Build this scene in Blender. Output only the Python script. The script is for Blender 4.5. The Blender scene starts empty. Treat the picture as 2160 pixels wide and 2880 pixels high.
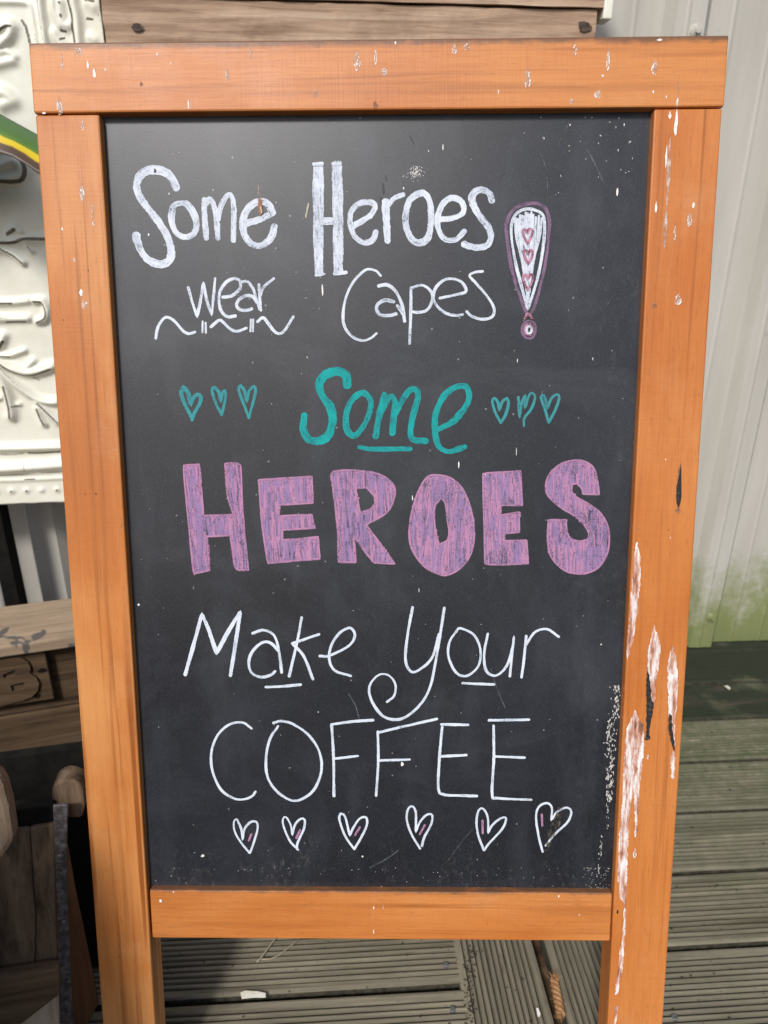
import bpy, bmesh, math, random
from mathutils import Vector, Matrix, noise as mnoise

# ------------------------------------------------------------------ camera, light, exposure
SC = bpy.context.scene
COL = SC.collection
R = math.radians
F_PX, CX, CY = 1996.4, 1080.0, 1440.0
PITCH, ROLL = 0.3895, -0.0083
CAM = Vector((0, 0, 0.94))
fwd = Vector((0, math.cos(PITCH), -math.sin(PITCH)))
dwn = Vector((0, -math.sin(PITCH), -math.cos(PITCH)))
rgt = Vector((1, 0, 0))
c_r = rgt * math.cos(ROLL) + dwn * math.sin(ROLL)
c_d = rgt * -math.sin(ROLL) + dwn * math.cos(ROLL)
cam_data = bpy.data.cameras.new('camera')
cam = bpy.data.objects.new('camera', cam_data)
COL.objects.link(cam)
cam.matrix_world = Matrix(((c_r.x, -c_d.x, -fwd.x, CAM.x), (c_r.y, -c_d.y, -fwd.y, CAM.y), (c_r.z, -c_d.z, -fwd.z, CAM.z), (0, 0, 0, 1)))
cam_data.sensor_fit = 'VERTICAL'
cam_data.sensor_height = 36.0
cam_data.sensor_width = 27.0
cam_data.lens = F_PX / 2880 * 36.0
cam_data.clip_start = 0.02
cam_data.clip_end = 200
cam_data.dof.use_dof = True
cam_data.dof.focus_distance = 0.70
cam_data.dof.aperture_fstop = 7.0
SC.camera = cam

SUN_AZ, SUN_EL = R(-160), R(42)          # compass-like azimuth from +Y towards +X; behind the camera, to its left
W = bpy.data.worlds.new('World')
SC.world = W
W.use_nodes = True
wn = W.node_tree
bg = wn.nodes['Background']
sky = wn.nodes.new('ShaderNodeTexSky')
sky.sky_type = 'NISHITA'
sky.sun_disc = False
sky.sun_elevation = SUN_EL
sky.sun_rotation = SUN_AZ
sky.air_density = 1.0
sky.dust_density = 2.0
sky.ozone_density = 1.0
wn.links.new(sky.outputs[0], bg.inputs[0])
bg.inputs[1].default_value = 0.10
sd = bpy.data.lights.new('sun', 'SUN')
sd.energy = 2.2
sd.angle = R(9)
sd.color = (1.0, 0.98, 0.955)
sun = bpy.data.objects.new('sun', sd)
COL.objects.link(sun)
to_sun = Vector((math.sin(SUN_AZ) * math.cos(SUN_EL), math.cos(SUN_AZ) * math.cos(SUN_EL), math.sin(SUN_EL)))
sun.rotation_euler = to_sun.to_track_quat('Z', 'Y').to_euler()
sun.location = to_sun * 5
vs = SC.view_settings
vs.view_transform = 'Standard'
vs.look = 'None'
vs.exposure = 0.42
vs.gamma = 1.0
vs.use_curve_mapping = False

# ------------------------------------------------------------------ helpers
rnd = random.Random(7)


def ray(x, y):
    return (c_r * ((x - CX) / F_PX) + c_d * ((y - CY) / F_PX) + fwd).normalized()


def hit(x, y, p0, n):
    d = ray(x, y)
    return CAM + d * ((p0 - CAM).dot(n) / d.dot(n))


def link(o, parent=None):
    COL.objects.link(o)
    if parent is not None:
        o.parent = parent
    return o


def tag(o, label=None, cat=None, group=None, kind=None):
    for k, v in (('label', label), ('category', cat), ('group', group), ('kind', kind)):
        if v:
            o[k] = v
    return o


def empty(name, mat):
    o = bpy.data.objects.new(name, None)
    o.empty_display_size = 0.05
    link(o)
    o.matrix_world = mat
    return o


def mesh_obj(name, bm, material, parent=None, smooth=False):
    me = bpy.data.meshes.new(name)
    bm.normal_update()
    bm.to_mesh(me)
    bm.free()
    if smooth:
        for p in me.polygons:
            p.use_smooth = True
    me.materials.append(material)
    return link(bpy.data.objects.new(name, me), parent)


def data_obj(name, verts, faces, material, parent=None, smooth=False, uvs=None):
    me = bpy.data.meshes.new(name)
    me.from_pydata([tuple(v) for v in verts], [], faces)
    if uvs:
        l = me.uv_layers.new(name='UVMap')
        for lp in me.loops:
            l.data[lp.index].uv = uvs[lp.vertex_index]
    if smooth:
        for p in me.polygons:
            p.use_smooth = True
    me.materials.append(material)
    me.update()
    return link(bpy.data.objects.new(name, me), parent)


def add_box(bm, x0, x1, y0, y1, z0, z1, bev=0.0, fn=None, seg=2):
    vs_ = [bm.verts.new((x, y, z)) for x in (x0, x1) for y in (y0, y1) for z in (z0, z1)]
    if fn:
        for v in vs_:
            v.co = fn(v.co)
    q = [(0, 1, 3, 2), (4, 6, 7, 5), (0, 4, 5, 1), (2, 3, 7, 6), (0, 2, 6, 4), (1, 5, 7, 3)]
    fs = [bm.faces.new([vs_[i] for i in f]) for f in q]
    bmesh.ops.recalc_face_normals(bm, faces=fs)
    if bev:
        es = list({e for f in fs for e in f.edges})
        bmesh.ops.bevel(bm, geom=es, offset=bev, segments=seg, affect='EDGES', profile=0.5)
    return bm


def box_obj(name, dims, material, parent=None, bev=0.0, fn=None):
    bm = bmesh.new()
    add_box(bm, *dims, bev=bev, fn=fn)
    return mesh_obj(name, bm, material, parent)


def slab(name, pts, back, material, parent=None, bev=0.0, inv=None):
    """Extrude the world polygon pts along the vector back: a solid with real thickness."""
    bm = bmesh.new()
    if inv is not None:
        pts = [inv @ p for p in pts]
        back = inv.to_3x3() @ back
    a = [bm.verts.new(p) for p in pts]
    b = [bm.verts.new(p + back) for p in pts]
    n = len(a)
    fs = [bm.faces.new(a), bm.faces.new(b[::-1])]
    for i in range(n):
        fs.append(bm.faces.new((a[i], b[i], b[(i + 1) % n], a[(i + 1) % n])))
    bmesh.ops.recalc_face_normals(bm, faces=fs)
    if bev:
        bmesh.ops.bevel(bm, geom=list(bm.edges), offset=bev, segments=2, affect='EDGES', profile=0.5)
    bmesh.ops.triangulate(bm, faces=[f for f in bm.faces if len(f.verts) > 4])
    return mesh_obj(name, bm, material, parent)


# ------------------------------------------------------------------ materials
class NT:
    def __init__(self, name):
        self.m = bpy.data.materials.new(name)
        self.m.use_nodes = True
        self.t = self.m.node_tree
        self.b = self.t.nodes['Principled BSDF']

    def n(self, kind, ins=None, **props):
        nd = self.t.nodes.new(kind)
        for k, v in props.items():
            setattr(nd, k, v)
        for k, v in (ins or {}).items():
            self.set(nd.inputs[k], v)
        return nd

    def set(self, sock, v):
        if isinstance(v, bpy.types.NodeSocket):
            self.t.links.new(v, sock)
        elif isinstance(v, bpy.types.Node):
            self.t.links.new(v.outputs[0], sock)
        else:
            sock.default_value = v

    def math(self, op, a, b=0.0, clamp=False):
        nd = self.n('ShaderNodeMath', {0: a, 1: b}, operation=op)
        nd.use_clamp = clamp
        return nd.outputs[0]

    def mix(self, f, a, b, blend='MIX'):
        nd = self.n('ShaderNodeMix', data_type='RGBA', blend_type=blend)
        self.set(nd.inputs['Factor'], f)
        self.set(nd.inputs['A'], a)
        self.set(nd.inputs['B'], b)
        return nd.outputs['Result']

    def ramp(self, f, stops, interp='LINEAR'):
        nd = self.n('ShaderNodeValToRGB', {0: f})
        cr = nd.color_ramp
        cr.interpolation = interp
        while len(cr.elements) < len(stops):
            cr.elements.new(0.5)
        for e, (p, c) in zip(cr.elements, stops):
            e.position = p
            e.color = c if len(c) == 4 else (*c, 1)
        return nd.outputs[0]

    def step(self, f, lo, hi):
        nd = self.n('ShaderNodeMapRange', {0: f, 1: lo, 2: hi, 3: 0.0, 4: 1.0})
        nd.clamp = True
        return nd.outputs[0]

    def objco(self, scale=(1, 1, 1), rand=True, rot=(0, 0, 0)):
        tc = self.n('ShaderNodeTexCoord')
        mp = self.n('ShaderNodeMapping', {'Vector': tc.outputs['Object'], 'Scale': scale, 'Rotation': rot})
        if not rand:
            return mp.outputs[0]
        oi = self.n('ShaderNodeObjectInfo')
        r = self.math('MULTIPLY', oi.outputs['Random'], 37.0)
        c = self.n('ShaderNodeCombineXYZ', {0: r, 1: r, 2: r})
        return self.n('ShaderNodeVectorMath', {0: mp.outputs[0], 1: c}, operation='ADD').outputs[0]

    def noise(self, vec, scale, detail=4.0, rough=0.55, dist=0.0):
        nd = self.n('ShaderNodeTexNoise', {'Vector': vec, 'Scale': scale, 'Detail': detail, 'Roughness': rough, 'Distortion': dist})
        return nd.outputs['Fac']

    def bump(self, h, strength, dist=0.001):
        nd = self.n('ShaderNodeBump', {'Height': h, 'Strength': strength, 'Distance': dist})
        self.set(self.b.inputs['Normal'], nd.outputs[0])

    def out(self, color=None, rough=None, **kw):
        if color is not None:
            self.set(self.b.inputs['Base Color'], color)
        if rough is not None:
            self.set(self.b.inputs['Roughness'], rough)
        for k, v in kw.items():
            self.set(self.b.inputs[k.replace('_', ' ')], v)
        return self.m


def c4(r, g, b):
    return (r, g, b, 1)


def stained_wood(name, axis, ripple=1.0, gold=0.0, red=0.0, lines=0.3):
    """Varnished orange pine; axis = grain direction (0 = x, 2 = z) in object space."""
    t = NT(name)
    sc = [1.0, 1.0, 1.0]
    sc[axis] = 0.045
    v = t.objco(tuple(sc))
    cross = [1.0, 1.0, 1.0]
    cross[axis] = 3.0
    cross[2 - axis] = 0.12
    vx = t.objco(tuple(cross))
    broad = t.noise(t.objco(tuple(0.6 if i == axis else 1.6 for i in range(3))), 7.0, 3.0)
    g1 = t.noise(v, 210.0, 6.0, 0.68, 0.25)
    g2 = t.noise(v, 640.0, 3.0, 0.6)
    g3 = t.noise(t.objco(tuple(0.14 if i == axis else 1.0 for i in range(3))), 620.0, 2.0, 0.5)
    rip = t.noise(vx, 160.0, 2.0, 0.5)
    col = t.ramp(g1, [(0.28, (0.42, 0.125, 0.025)), (0.46, (0.52, 0.175, 0.040)), (0.62, (0.58, 0.208, 0.052)), (0.8, (0.62, 0.24, 0.068))])
    col = t.mix(t.step(broad, 0.35, 0.75), col, c4(0.55, 0.170, 0.030), 'MIX')
    col = t.mix(0.5, t.ramp(g1, [(0.30, (0.43, 0.125, 0.025)), (0.5, (0.53, 0.182, 0.042)), (0.75, (0.61, 0.235, 0.065))]), col)
    col = t.mix(t.math('MULTIPLY', t.step(g2, 0.55, 0.70), 0.42), col, c4(0.26, 0.07, 0.014))
    col = t.mix(t.math('MULTIPLY', t.step(g3, 0.63, 0.72), 0.5), col, c4(0.20, 0.06, 0.015))
    col = t.mix(t.math('MULTIPLY', t.step(rip, 0.5, 0.75), 0.18 * ripple), col, c4(0.30, 0.085, 0.02))
    patch = t.noise(t.objco(tuple(0.5 if i == axis else 1.2 for i in range(3))), 4.5, 4.0, 0.6)
    col = t.mix(t.math('MULTIPLY', t.step(patch, 0.40, 0.66), 0.75), col, c4(0.40, 0.120, 0.026))
    col = t.mix(t.math('MULTIPLY', t.step(patch, 0.56, 0.32), 0.32 + gold), col, c4(0.66, 0.32, 0.125))
    if red:
        col = t.mix(red, col, c4(0.50, 0.125, 0.020))
    ln = t.noise(t.objco(tuple(0.018 if i == axis else 1.0 for i in range(3))), 120.0, 3.0, 0.55, 0.3)
    lp_ = t.noise(t.objco(tuple(0.7 if i == axis else 1.0 for i in range(3))), 5.0, 3.0, 0.55)
    col = t.mix(t.math('MULTIPLY', t.math('MULTIPLY', t.step(ln, 0.53, 0.66), t.step(lp_, 0.38, 0.6)), lines), col, c4(0.27, 0.075, 0.013))
    spots = t.noise(t.objco((1, 1, 1)), 60.0, 5.0, 0.7)
    col = t.mix(t.math('MULTIPLY', t.step(spots, 0.66, 0.76), 0.5), col, c4(0.20, 0.07, 0.025))
    pale = t.noise(t.objco((1, 1, 1)), 16.0, 6.0, 0.65)
    col = t.mix(t.math('MULTIPLY', t.step(pale, 0.56, 0.8), 0.25), col, c4(0.62, 0.36, 0.20))
    if axis == 0:
        # grime settled along the exposed top edges of the rails
        zc = t.n('ShaderNodeSeparateXYZ', {0: t.n('ShaderNodeTexCoord').outputs['Object']}).outputs[2]
        gn = t.noise(t.objco((0.5, 1, 1)), 70.0, 6.0, 0.7)
        for (a_, b_) in ((1.1195 - 0.0125, 1.1195 - 0.0005), (1.1195 - 0.8383 - 0.006, 1.1195 - 0.8383 + 0.001)):
            e_ = t.step(zc, a_, b_)
            f_ = t.math('MULTIPLY', t.step(t.math('ADD', e_, gn), 0.95, 1.35), t.math('LESS_THAN', zc, b_ + 0.003))
            col = t.mix(t.math('MULTIPLY', f_, 0.8), col, c4(0.085, 0.05, 0.033))
    col = t.mix(1.0, col, c4(1.0, 1.0, 0.92), 'MULTIPLY')
    h = t.math('ADD', t.math('MULTIPLY', g2, 0.6), t.math('MULTIPLY', rip, 0.5 * ripple))
    t.bump(h, 0.35, 0.0006)
    ro = t.math('ADD', t.math('MULTIPLY', pale, 0.25), 0.34)
    return t.out(col, ro, Specular_IOR_Level=0.42)


def grey_wood(name, axis, dark, mid, light, scale=1.0, stain=None, rough=0.85):
    t = NT(name)
    sc = [1.0, 1.0, 1.0]
    sc[axis] = 0.05
    v = t.objco(tuple(sc))
    g1 = t.noise(v, 70.0 * scale, 6.0, 0.6, 0.6)
    g2 = t.noise(v, 330.0 * scale, 3.0, 0.6)
    col = t.ramp(g1, [(0.28, dark), (0.5, mid), (0.74, light)])
    col = t.mix(t.math('MULTIPLY', t.step(g2, 0.56, 0.7), 0.45), col, c4(*dark))
    blot = t.noise(t.objco((1, 1, 1)), 11.0, 6.0, 0.65)
    col = t.mix(t.math('MULTIPLY', t.step(blot, 0.5, 0.72), 0.55), col, c4(*[0.5 * x + 0.25 * y for x, y in zip(dark, mid)]))
    if stain:
        sp = t.noise(t.objco((1.0, 1.0, 1.0)), 17.0, 3.0, 0.5, 0.8)
        col = t.mix(t.math('MULTIPLY', t.step(sp, 0.60, 0.63), 0.9), col, c4(*stain))
    t.bump(t.math('ADD', t.math('MULTIPLY', g1, 1.0), t.math('MULTIPLY', g2, 0.7)), 0.6, 0.0015)
    return t.out(col, rough, Specular_IOR_Level=0.25)


M = {}
M['wood_z'] = stained_wood('stained_wood_upright', 2)
M['wood_x'] = stained_wood('stained_wood_level', 0, 1.3, 0.1, 0.12, 0.7)
M['wood_gold'] = stained_wood('stained_wood_golden', 2, 1.0, 0.5, 0.0, 0.95)
M['wood_red'] = stained_wood('stained_wood_red', 2, 1.1, 0.12, 0.25, 0.75)


def m_board():
    t = NT('chalkboard_paint')
    o = t.objco((1, 1, 1), rand=False)
    big = t.noise(o, 5.0, 6.0, 0.62, 0.4)
    vert = t.noise(t.objco((1, 1, 0.25), rand=False), 22.0, 5.0, 0.6)
    fine = t.noise(o, 620.0, 3.0, 0.75)
    col = t.ramp(big, [(0.3, (0.006, 0.0070, 0.0108)), (0.55, (0.0098, 0.0113, 0.0168)), (0.75, (0.019, 0.022, 0.031))])
    col = t.mix(t.math('MULTIPLY', t.step(vert, 0.5, 0.75), 0.40), col, c4(0.050, 0.054, 0.064))
    ghost = t.noise(t.objco((1, 1, 1.6), rand=False), 3.2, 6.0, 0.68, 1.6)
    col = t.mix(t.math('MULTIPLY', t.step(ghost, 0.50, 0.72), 0.35), col, c4(0.060, 0.064, 0.074))
    dk = t.noise(t.objco((1, 1, 0.5), rand=False), 9.0, 6.0, 0.7)
    col = t.mix(t.math('MULTIPLY', t.step(dk, 0.58, 0.7), 0.45), col, c4(0.013, 0.013, 0.015))
    col = t.mix(t.math('MULTIPLY', t.step(fine, 0.54, 0.76), 0.32), col, c4(0.12, 0.125, 0.14))
    sp = t.n('ShaderNodeTexVoronoi', {'Vector': o, 'Scale': 75.0}, feature='F1')
    pick = t.math('GREATER_THAN', t.n('ShaderNodeSeparateColor', {0: sp.outputs['Color']}).outputs[0], 0.80)
    dot = t.math('MULTIPLY', t.step(sp.outputs['Distance'], 0.085, 0.04), pick)
    col = t.mix(t.math('MULTIPLY', dot, 0.55), col, c4(0.35, 0.35, 0.36))
    # dust kept by the damp right-hand and bottom borders
    sx = t.n('ShaderNodeSeparateXYZ', {0: t.n('ShaderNodeTexCoord').outputs['Object']})
    e1 = t.step(sx.outputs[0], 0.17, 0.26)
    e2 = t.step(sx.outputs[2], 0.36, 0.275)
    dust = t.noise(t.objco((1, 1, 0.6), rand=False), 170.0, 6.0, 0.75)
    lump = t.noise(o, 14.0, 3.0, 0.6)
    dm = t.math('MULTIPLY', t.math('MAXIMUM', t.math('MULTIPLY', e1, 0.6), e2), t.math('MULTIPLY', t.step(dust, 0.54, 0.74), t.step(lump, 0.35, 0.7)))
    col = t.mix(t.math('MULTIPLY', dm, 0.5), col, c4(0.25, 0.24, 0.22))
    rough = t.math('ADD', t.math('MULTIPLY', big, 0.16), 0.33)
    t.bump(fine, 0.12, 0.0004)
    return t.out(col, rough, Specular_IOR_Level=0.55)


M['board'] = m_board()


def m_chalk(name, main, alt, cover=0.5, stretch=8.0, grain=900.0, hatch=0.0):
    """Chalk pen strokes: streaks run along the stroke (UV x), gaps let the board's paint show."""
    t = NT(name)
    uv = t.n('ShaderNodeUVMap').outputs[0]
    mp = t.n('ShaderNodeMapping', {'Vector': uv, 'Scale': (1.0 / stretch, 1.0, 1.0)}).outputs[0]
    o = t.objco((1, 1, 1), rand=False)
    streak = t.noise(mp, 700.0, 4.0, 0.65)
    fine = t.noise(o, grain, 3.0, 0.7)
    soft = t.noise(o, 60.0, 4.0, 0.6)
    k = t.math('ADD', t.math('ADD', t.math('MULTIPLY', fine, 0.55), t.math('MULTIPLY', streak, 0.6)), t.math('MULTIPLY', soft, 0.25))
    f = t.step(k, 0.70 - cover * 0.3, 0.82 - cover * 0.3)
    col = t.mix(t.step(t.math('ADD', t.math('MULTIPLY', soft, 0.6), t.math('MULTIPLY', streak, 0.5)), 0.42, 0.66), c4(*main), c4(*alt))
    col = t.mix(f, t.mix(0.22, c4(0.03, 0.03, 0.035), c4(*main)), col)
    if hatch:
        gap = t.noise(t.n('ShaderNodeMapping', {'Vector': o, 'Scale': (1.0, 1.0, 0.13)}).outputs[0], 230.0, 2.0, 0.5)
        gap2 = t.noise(t.n('ShaderNodeMapping', {'Vector': o, 'Scale': (1.0, 1.0, 0.5)}).outputs[0], 40.0, 2.0, 0.5)
        g = t.math('MULTIPLY', t.step(gap, 0.585, 0.64), t.step(gap2, 0.40, 0.52))
        col = t.mix(t.math('MULTIPLY', g, hatch), col, c4(0.045, 0.045, 0.055))
    t.bump(k, 0.4, 0.0004)
    return t.out(col, 0.8, Specular_IOR_Level=0.25)


M['chalk_white'] = m_chalk('chalk_white', (0.45, 0.49, 0.56), (0.66, 0.69, 0.75), 0.52, grain=520.0)
M['chalk_thin'] = m_chalk('chalk_white_line', (0.50, 0.55, 0.62), (0.66, 0.70, 0.76), 0.62, grain=520.0)
M['chalk_teal'] = m_chalk('chalk_teal', (0.014, 0.20, 0.21), (0.010, 0.33, 0.31), 0.56, grain=520.0)
M['chalk_teal_light'] = m_chalk('chalk_teal_worn', (0.045, 0.22, 0.235), (0.04, 0.27, 0.28), 0.55, grain=520.0)
M['chalk_pink'] = m_chalk('chalk_pink_line', (0.36, 0.19, 0.32), (0.44, 0.21, 0.34), 0.45, grain=520.0)
M['chalk_rose'] = m_chalk('chalk_rose', (0.48, 0.18, 0.26), (0.54, 0.28, 0.38), 0.22, grain=520.0)
M['chalk_purple'] = m_chalk('chalk_purple', (0.17, 0.105, 0.17), (0.22, 0.13, 0.21), 0.4, grain=520.0)
M['chalk_fill'] = m_chalk('chalk_lilac_fill', (0.19, 0.135, 0.245), (0.25, 0.145, 0.25), 0.45, 1.0, 520.0, 0.75)
M['chalk_lilac'] = m_chalk('chalk_lilac', (0.25, 0.165, 0.315), (0.31, 0.185, 0.34), 0.5, grain=520.0)


def m_plain(name, a, b, scale, rough, lo=0.4, hi=0.6, bump=0.0, metallic=0.0, stretch=(1, 1, 1), detail=5.0):
    t = NT(name)
    n = t.noise(t.objco(stretch), scale, detail, 0.65)
    if bump:
        t.bump(n, bump, 0.001)
    return t.out(t.mix(t.step(n, lo, hi), c4(*a), c4(*b)), rough, Metallic=metallic)


M['dropping'] = m_plain('white_dropping', (0.80, 0.79, 0.76), (0.66, 0.60, 0.55), 260.0, 0.7, 0.45, 0.65, 0.3)
def m_thin():
    t = NT('washed_dropping')
    n1 = t.noise(t.objco((1, 1, 0.6)), 190.0, 5.0, 0.7)
    t.set(t.b.inputs['Alpha'], t.math('MULTIPLY', t.step(n1, 0.34, 0.62), 0.72))
    return t.out(t.mix(t.step(n1, 0.4, 0.65), c4(0.40, 0.25, 0.17), c4(0.72, 0.62, 0.54)), 0.65)


M['dropping_thin'] = m_thin()
M['drop_brown'] = m_plain('brown_smear', (0.21, 0.09, 0.045), (0.36, 0.17, 0.09), 260.0, 0.75, 0.4, 0.62, 0.4)
M['drop_black'] = m_plain('black_smear', (0.012, 0.011, 0.011), (0.10, 0.07, 0.055), 300.0, 0.7, 0.52, 0.68, 0.5)


def m_scrape(name, bare):
    t = NT(name)
    a = t.noise(t.objco((1, 1, 0.10)), 260.0, 5.0, 0.65, 0.2)
    b = t.noise(t.objco((1, 1, 0.5)), 90.0, 5.0, 0.65)
    k = t.math('ADD', t.math('MULTIPLY', a, 0.65), t.math('MULTIPLY', b, 0.4))
    col = t.ramp(k, [(0.38, (0.13, 0.07, 0.045)), (0.45, (0.38, 0.15, 0.085)), (0.51, (0.56, 0.34, 0.27)), (0.57, (0.70, 0.65, 0.62)), (0.66, (0.78, 0.75, 0.71)), (0.74, bare)])
    t.bump(a, 0.6, 0.0008)
    return t.out(col, 0.75)


M['scrape'] = m_scrape('weathered_scrape', (0.62, 0.48, 0.32))
M['scrape_dark'] = m_scrape('weathered_dark_scrape', (0.30, 0.17, 0.10))


def m_deck():
    t = NT('grooved_deck_timber')
    v = t.objco((0.05, 1, 1))
    g1 = t.noise(v, 60.0, 6.0, 0.62, 0.4)
    g2 = t.noise(v, 380.0, 3.0, 0.6)
    pos = t.n('ShaderNodeNewGeometry').outputs['Position']
    col = t.ramp(g1, [(0.28, (0.095, 0.078, 0.052)), (0.5, (0.200, 0.175, 0.125)), (0.75, (0.34, 0.295, 0.205))])
    oi = t.n('ShaderNodeObjectInfo').outputs['Random']
    col = t.mix(t.math('MULTIPLY', oi, 0.35), col, c4(0.16, 0.145, 0.115))
    col = t.mix(t.math('MULTIPLY', t.step(g2, 0.54, 0.7), 0.4), col, c4(0.07, 0.058, 0.045))
    # algae: thickest on the damp boards along the wall
    sx = t.n('ShaderNodeSeparateXYZ', {0: pos})
    blot = t.noise(pos, 7.0, 5.0, 0.65)
    fblot = t.noise(pos, 60.0, 5.0, 0.7)
    near = t.step(sx.outputs[1], 0.66, 1.05)
    al = t.math('ADD', t.math('MULTIPLY', near, 0.75), t.math('MULTIPLY', t.step(blot, 0.4, 0.75), 0.45))
    al = t.math('MULTIPLY', al, t.step(fblot, 0.25, 0.6), True)
    col = t.mix(t.math('MULTIPLY', al, 0.85, True), col, c4(0.070, 0.088, 0.036))
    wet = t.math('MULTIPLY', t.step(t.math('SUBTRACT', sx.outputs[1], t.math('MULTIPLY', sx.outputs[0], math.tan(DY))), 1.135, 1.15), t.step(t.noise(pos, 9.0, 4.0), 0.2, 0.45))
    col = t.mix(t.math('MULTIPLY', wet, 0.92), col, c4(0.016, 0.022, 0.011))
    kn = t.noise(t.objco((0.35, 1, 1)), 13.0, 3.0, 0.6, 1.0)
    col = t.mix(t.math('MULTIPLY', t.step(kn, 0.63, 0.74), 0.75), col, c4(0.075, 0.055, 0.04))
    t.bump(t.math('ADD', g1, g2), 0.55, 0.0012)
    return t.out(col, 0.78, Specular_IOR_Level=0.3)


DY = 0.0673
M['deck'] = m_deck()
M['groove_dark'] = m_plain('groove_dark', (0.030, 0.026, 0.016), (0.075, 0.066, 0.044), 90.0, 0.95, bump=0.5)  # darker tone for groove bottoms and board sides
M['soil'] = m_plain('dark_soil', (0.018, 0.015, 0.011), (0.05, 0.042, 0.03), 30.0, 0.95, bump=0.5)


def m_wall():
    t = NT('cream_painted_steel')
    pos = t.n('ShaderNodeNewGeometry').outputs['Position']
    sx = t.n('ShaderNodeSeparateXYZ', {0: pos})
    vs_ = t.n('ShaderNodeMapping', {'Vector': pos, 'Scale': (1, 1, 0.12)}).outputs[0]
    streak = t.noise(vs_, 18.0, 5.0, 0.6)
    col = t.ramp(streak, [(0.3, (0.42, 0.395, 0.345)), (0.6, (0.49, 0.465, 0.41)), (0.8, (0.54, 0.515, 0.46))])
    spk = t.noise(pos, 55.0, 4.0, 0.7)
    col = t.mix(t.math('MULTIPLY', t.step(spk, 0.66, 0.78), 0.5), col, c4(0.22, 0.20, 0.17))
    n1 = t.noise(t.n('ShaderNodeMapping', {'Vector': pos, 'Scale': (1, 1, 0.5)}).outputs[0], 13.0, 6.0, 0.65)
    lo = t.step(sx.outputs[2], 0.34, 0.0)
    al = t.math('MULTIPLY', t.step(t.math('ADD', t.math('MULTIPLY', lo, 0.60), t.math('ADD', t.math('MULTIPLY', n1, 0.6), t.math('MULTIPLY', t.noise(pos, 45.0, 5.0, 0.7), 0.4))), 0.68, 0.95), t.step(sx.outputs[0], -0.1, 0.5))
    col = t.mix(t.math('MULTIPLY', al, 0.85), col, c4(0.17, 0.205, 0.045))
    grime = t.math('MULTIPLY', t.step(sx.outputs[2], 0.10, 0.0), t.step(n1, 0.3, 0.7))
    col = t.mix(t.math('MULTIPLY', grime, 0.5), col, c4(0.09, 0.10, 0.05))
    return t.out(col, 0.5, Specular_IOR_Level=0.4)


M['wall'] = m_wall()
M['steel'] = m_plain('dull_steel', (0.30, 0.29, 0.27), (0.48, 0.46, 0.42), 200.0, 0.45, metallic=0.6)
M['screw'] = m_plain('grey_screw', (0.10, 0.10, 0.10), (0.17, 0.17, 0.165), 300.0, 0.6, metallic=0.4)
M['iron'] = m_plain('rusty_iron', (0.075, 0.062, 0.062), (0.20, 0.19, 0.20), 130.0, 0.5, 0.42, 0.66, 0.8, 0.55)
M['near_black'] = m_plain('near_black', (0.006, 0.006, 0.005), (0.012, 0.011, 0.009), 40.0, 0.9)  # near-black; on the crate boards it paints in shade
M['near_black'].node_tree.nodes['Principled BSDF'].inputs['Specular IOR Level'].default_value = 0.12

M['pine_x'] = grey_wood('weathered_pine', 0, (0.18, 0.11, 0.068), (0.42, 0.285, 0.195), (0.57, 0.43, 0.315))
M['old_x'] = grey_wood('old_timber', 0, (0.030, 0.018, 0.010), (0.088, 0.055, 0.030), (0.145, 0.095, 0.055))
M['old_z'] = grey_wood('old_timber_upright', 2, (0.045, 0.028, 0.017), (0.14, 0.092, 0.056), (0.22, 0.155, 0.10))
M['brown_z'] = grey_wood('brown_timber', 2, (0.055, 0.024, 0.012), (0.12, 0.052, 0.024), (0.17, 0.08, 0.04))
M['brown_x'] = grey_wood('brown_rail_timber', 0, (0.065, 0.040, 0.022), (0.15, 0.095, 0.052), (0.23, 0.15, 0.09))
M['tan_x'] = grey_wood('worn_tan_timber', 0, (0.22, 0.155, 0.10), (0.33, 0.245, 0.165), (0.40, 0.305, 0.205), stain=(0.085, 0.082, 0.078))
M['pale_z'] = grey_wood('pale_timber', 2, (0.36, 0.27, 0.18), (0.55, 0.44, 0.32), (0.64, 0.53, 0.40))
M['grey_z'] = grey_wood('greyed_timber', 2, (0.085, 0.058, 0.038), (0.19, 0.135, 0.09), (0.28, 0.205, 0.145))


def m_tin():
    t = NT('distressed_cream_tin')
    at = t.n('ShaderNodeAttribute', attribute_name='wear')
    pos = t.objco((1, 1, 1), rand=False)
    n1 = t.noise(pos, 140.0, 6.0, 0.75)
    n2 = t.noise(pos, 25.0, 4.0, 0.6)
    col = t.ramp(n2, [(0.3, (0.72, 0.70, 0.58)), (0.6, (0.80, 0.785, 0.68)), (0.8, (0.82, 0.81, 0.73))])
    w = t.step(t.math('ADD', at.outputs['Fac'], t.math('MULTIPLY', n1, 0.7)), 0.78, 0.95)
    col = t.mix(w, col, t.mix(t.step(n1, 0.45, 0.6), c4(0.10, 0.095, 0.07), c4(0.19, 0.15, 0.115)))
    t.bump(n1, 0.15, 0.0006)
    return t.out(col, 0.42, Specular_IOR_Level=0.45)


M['tin'] = m_tin()


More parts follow.
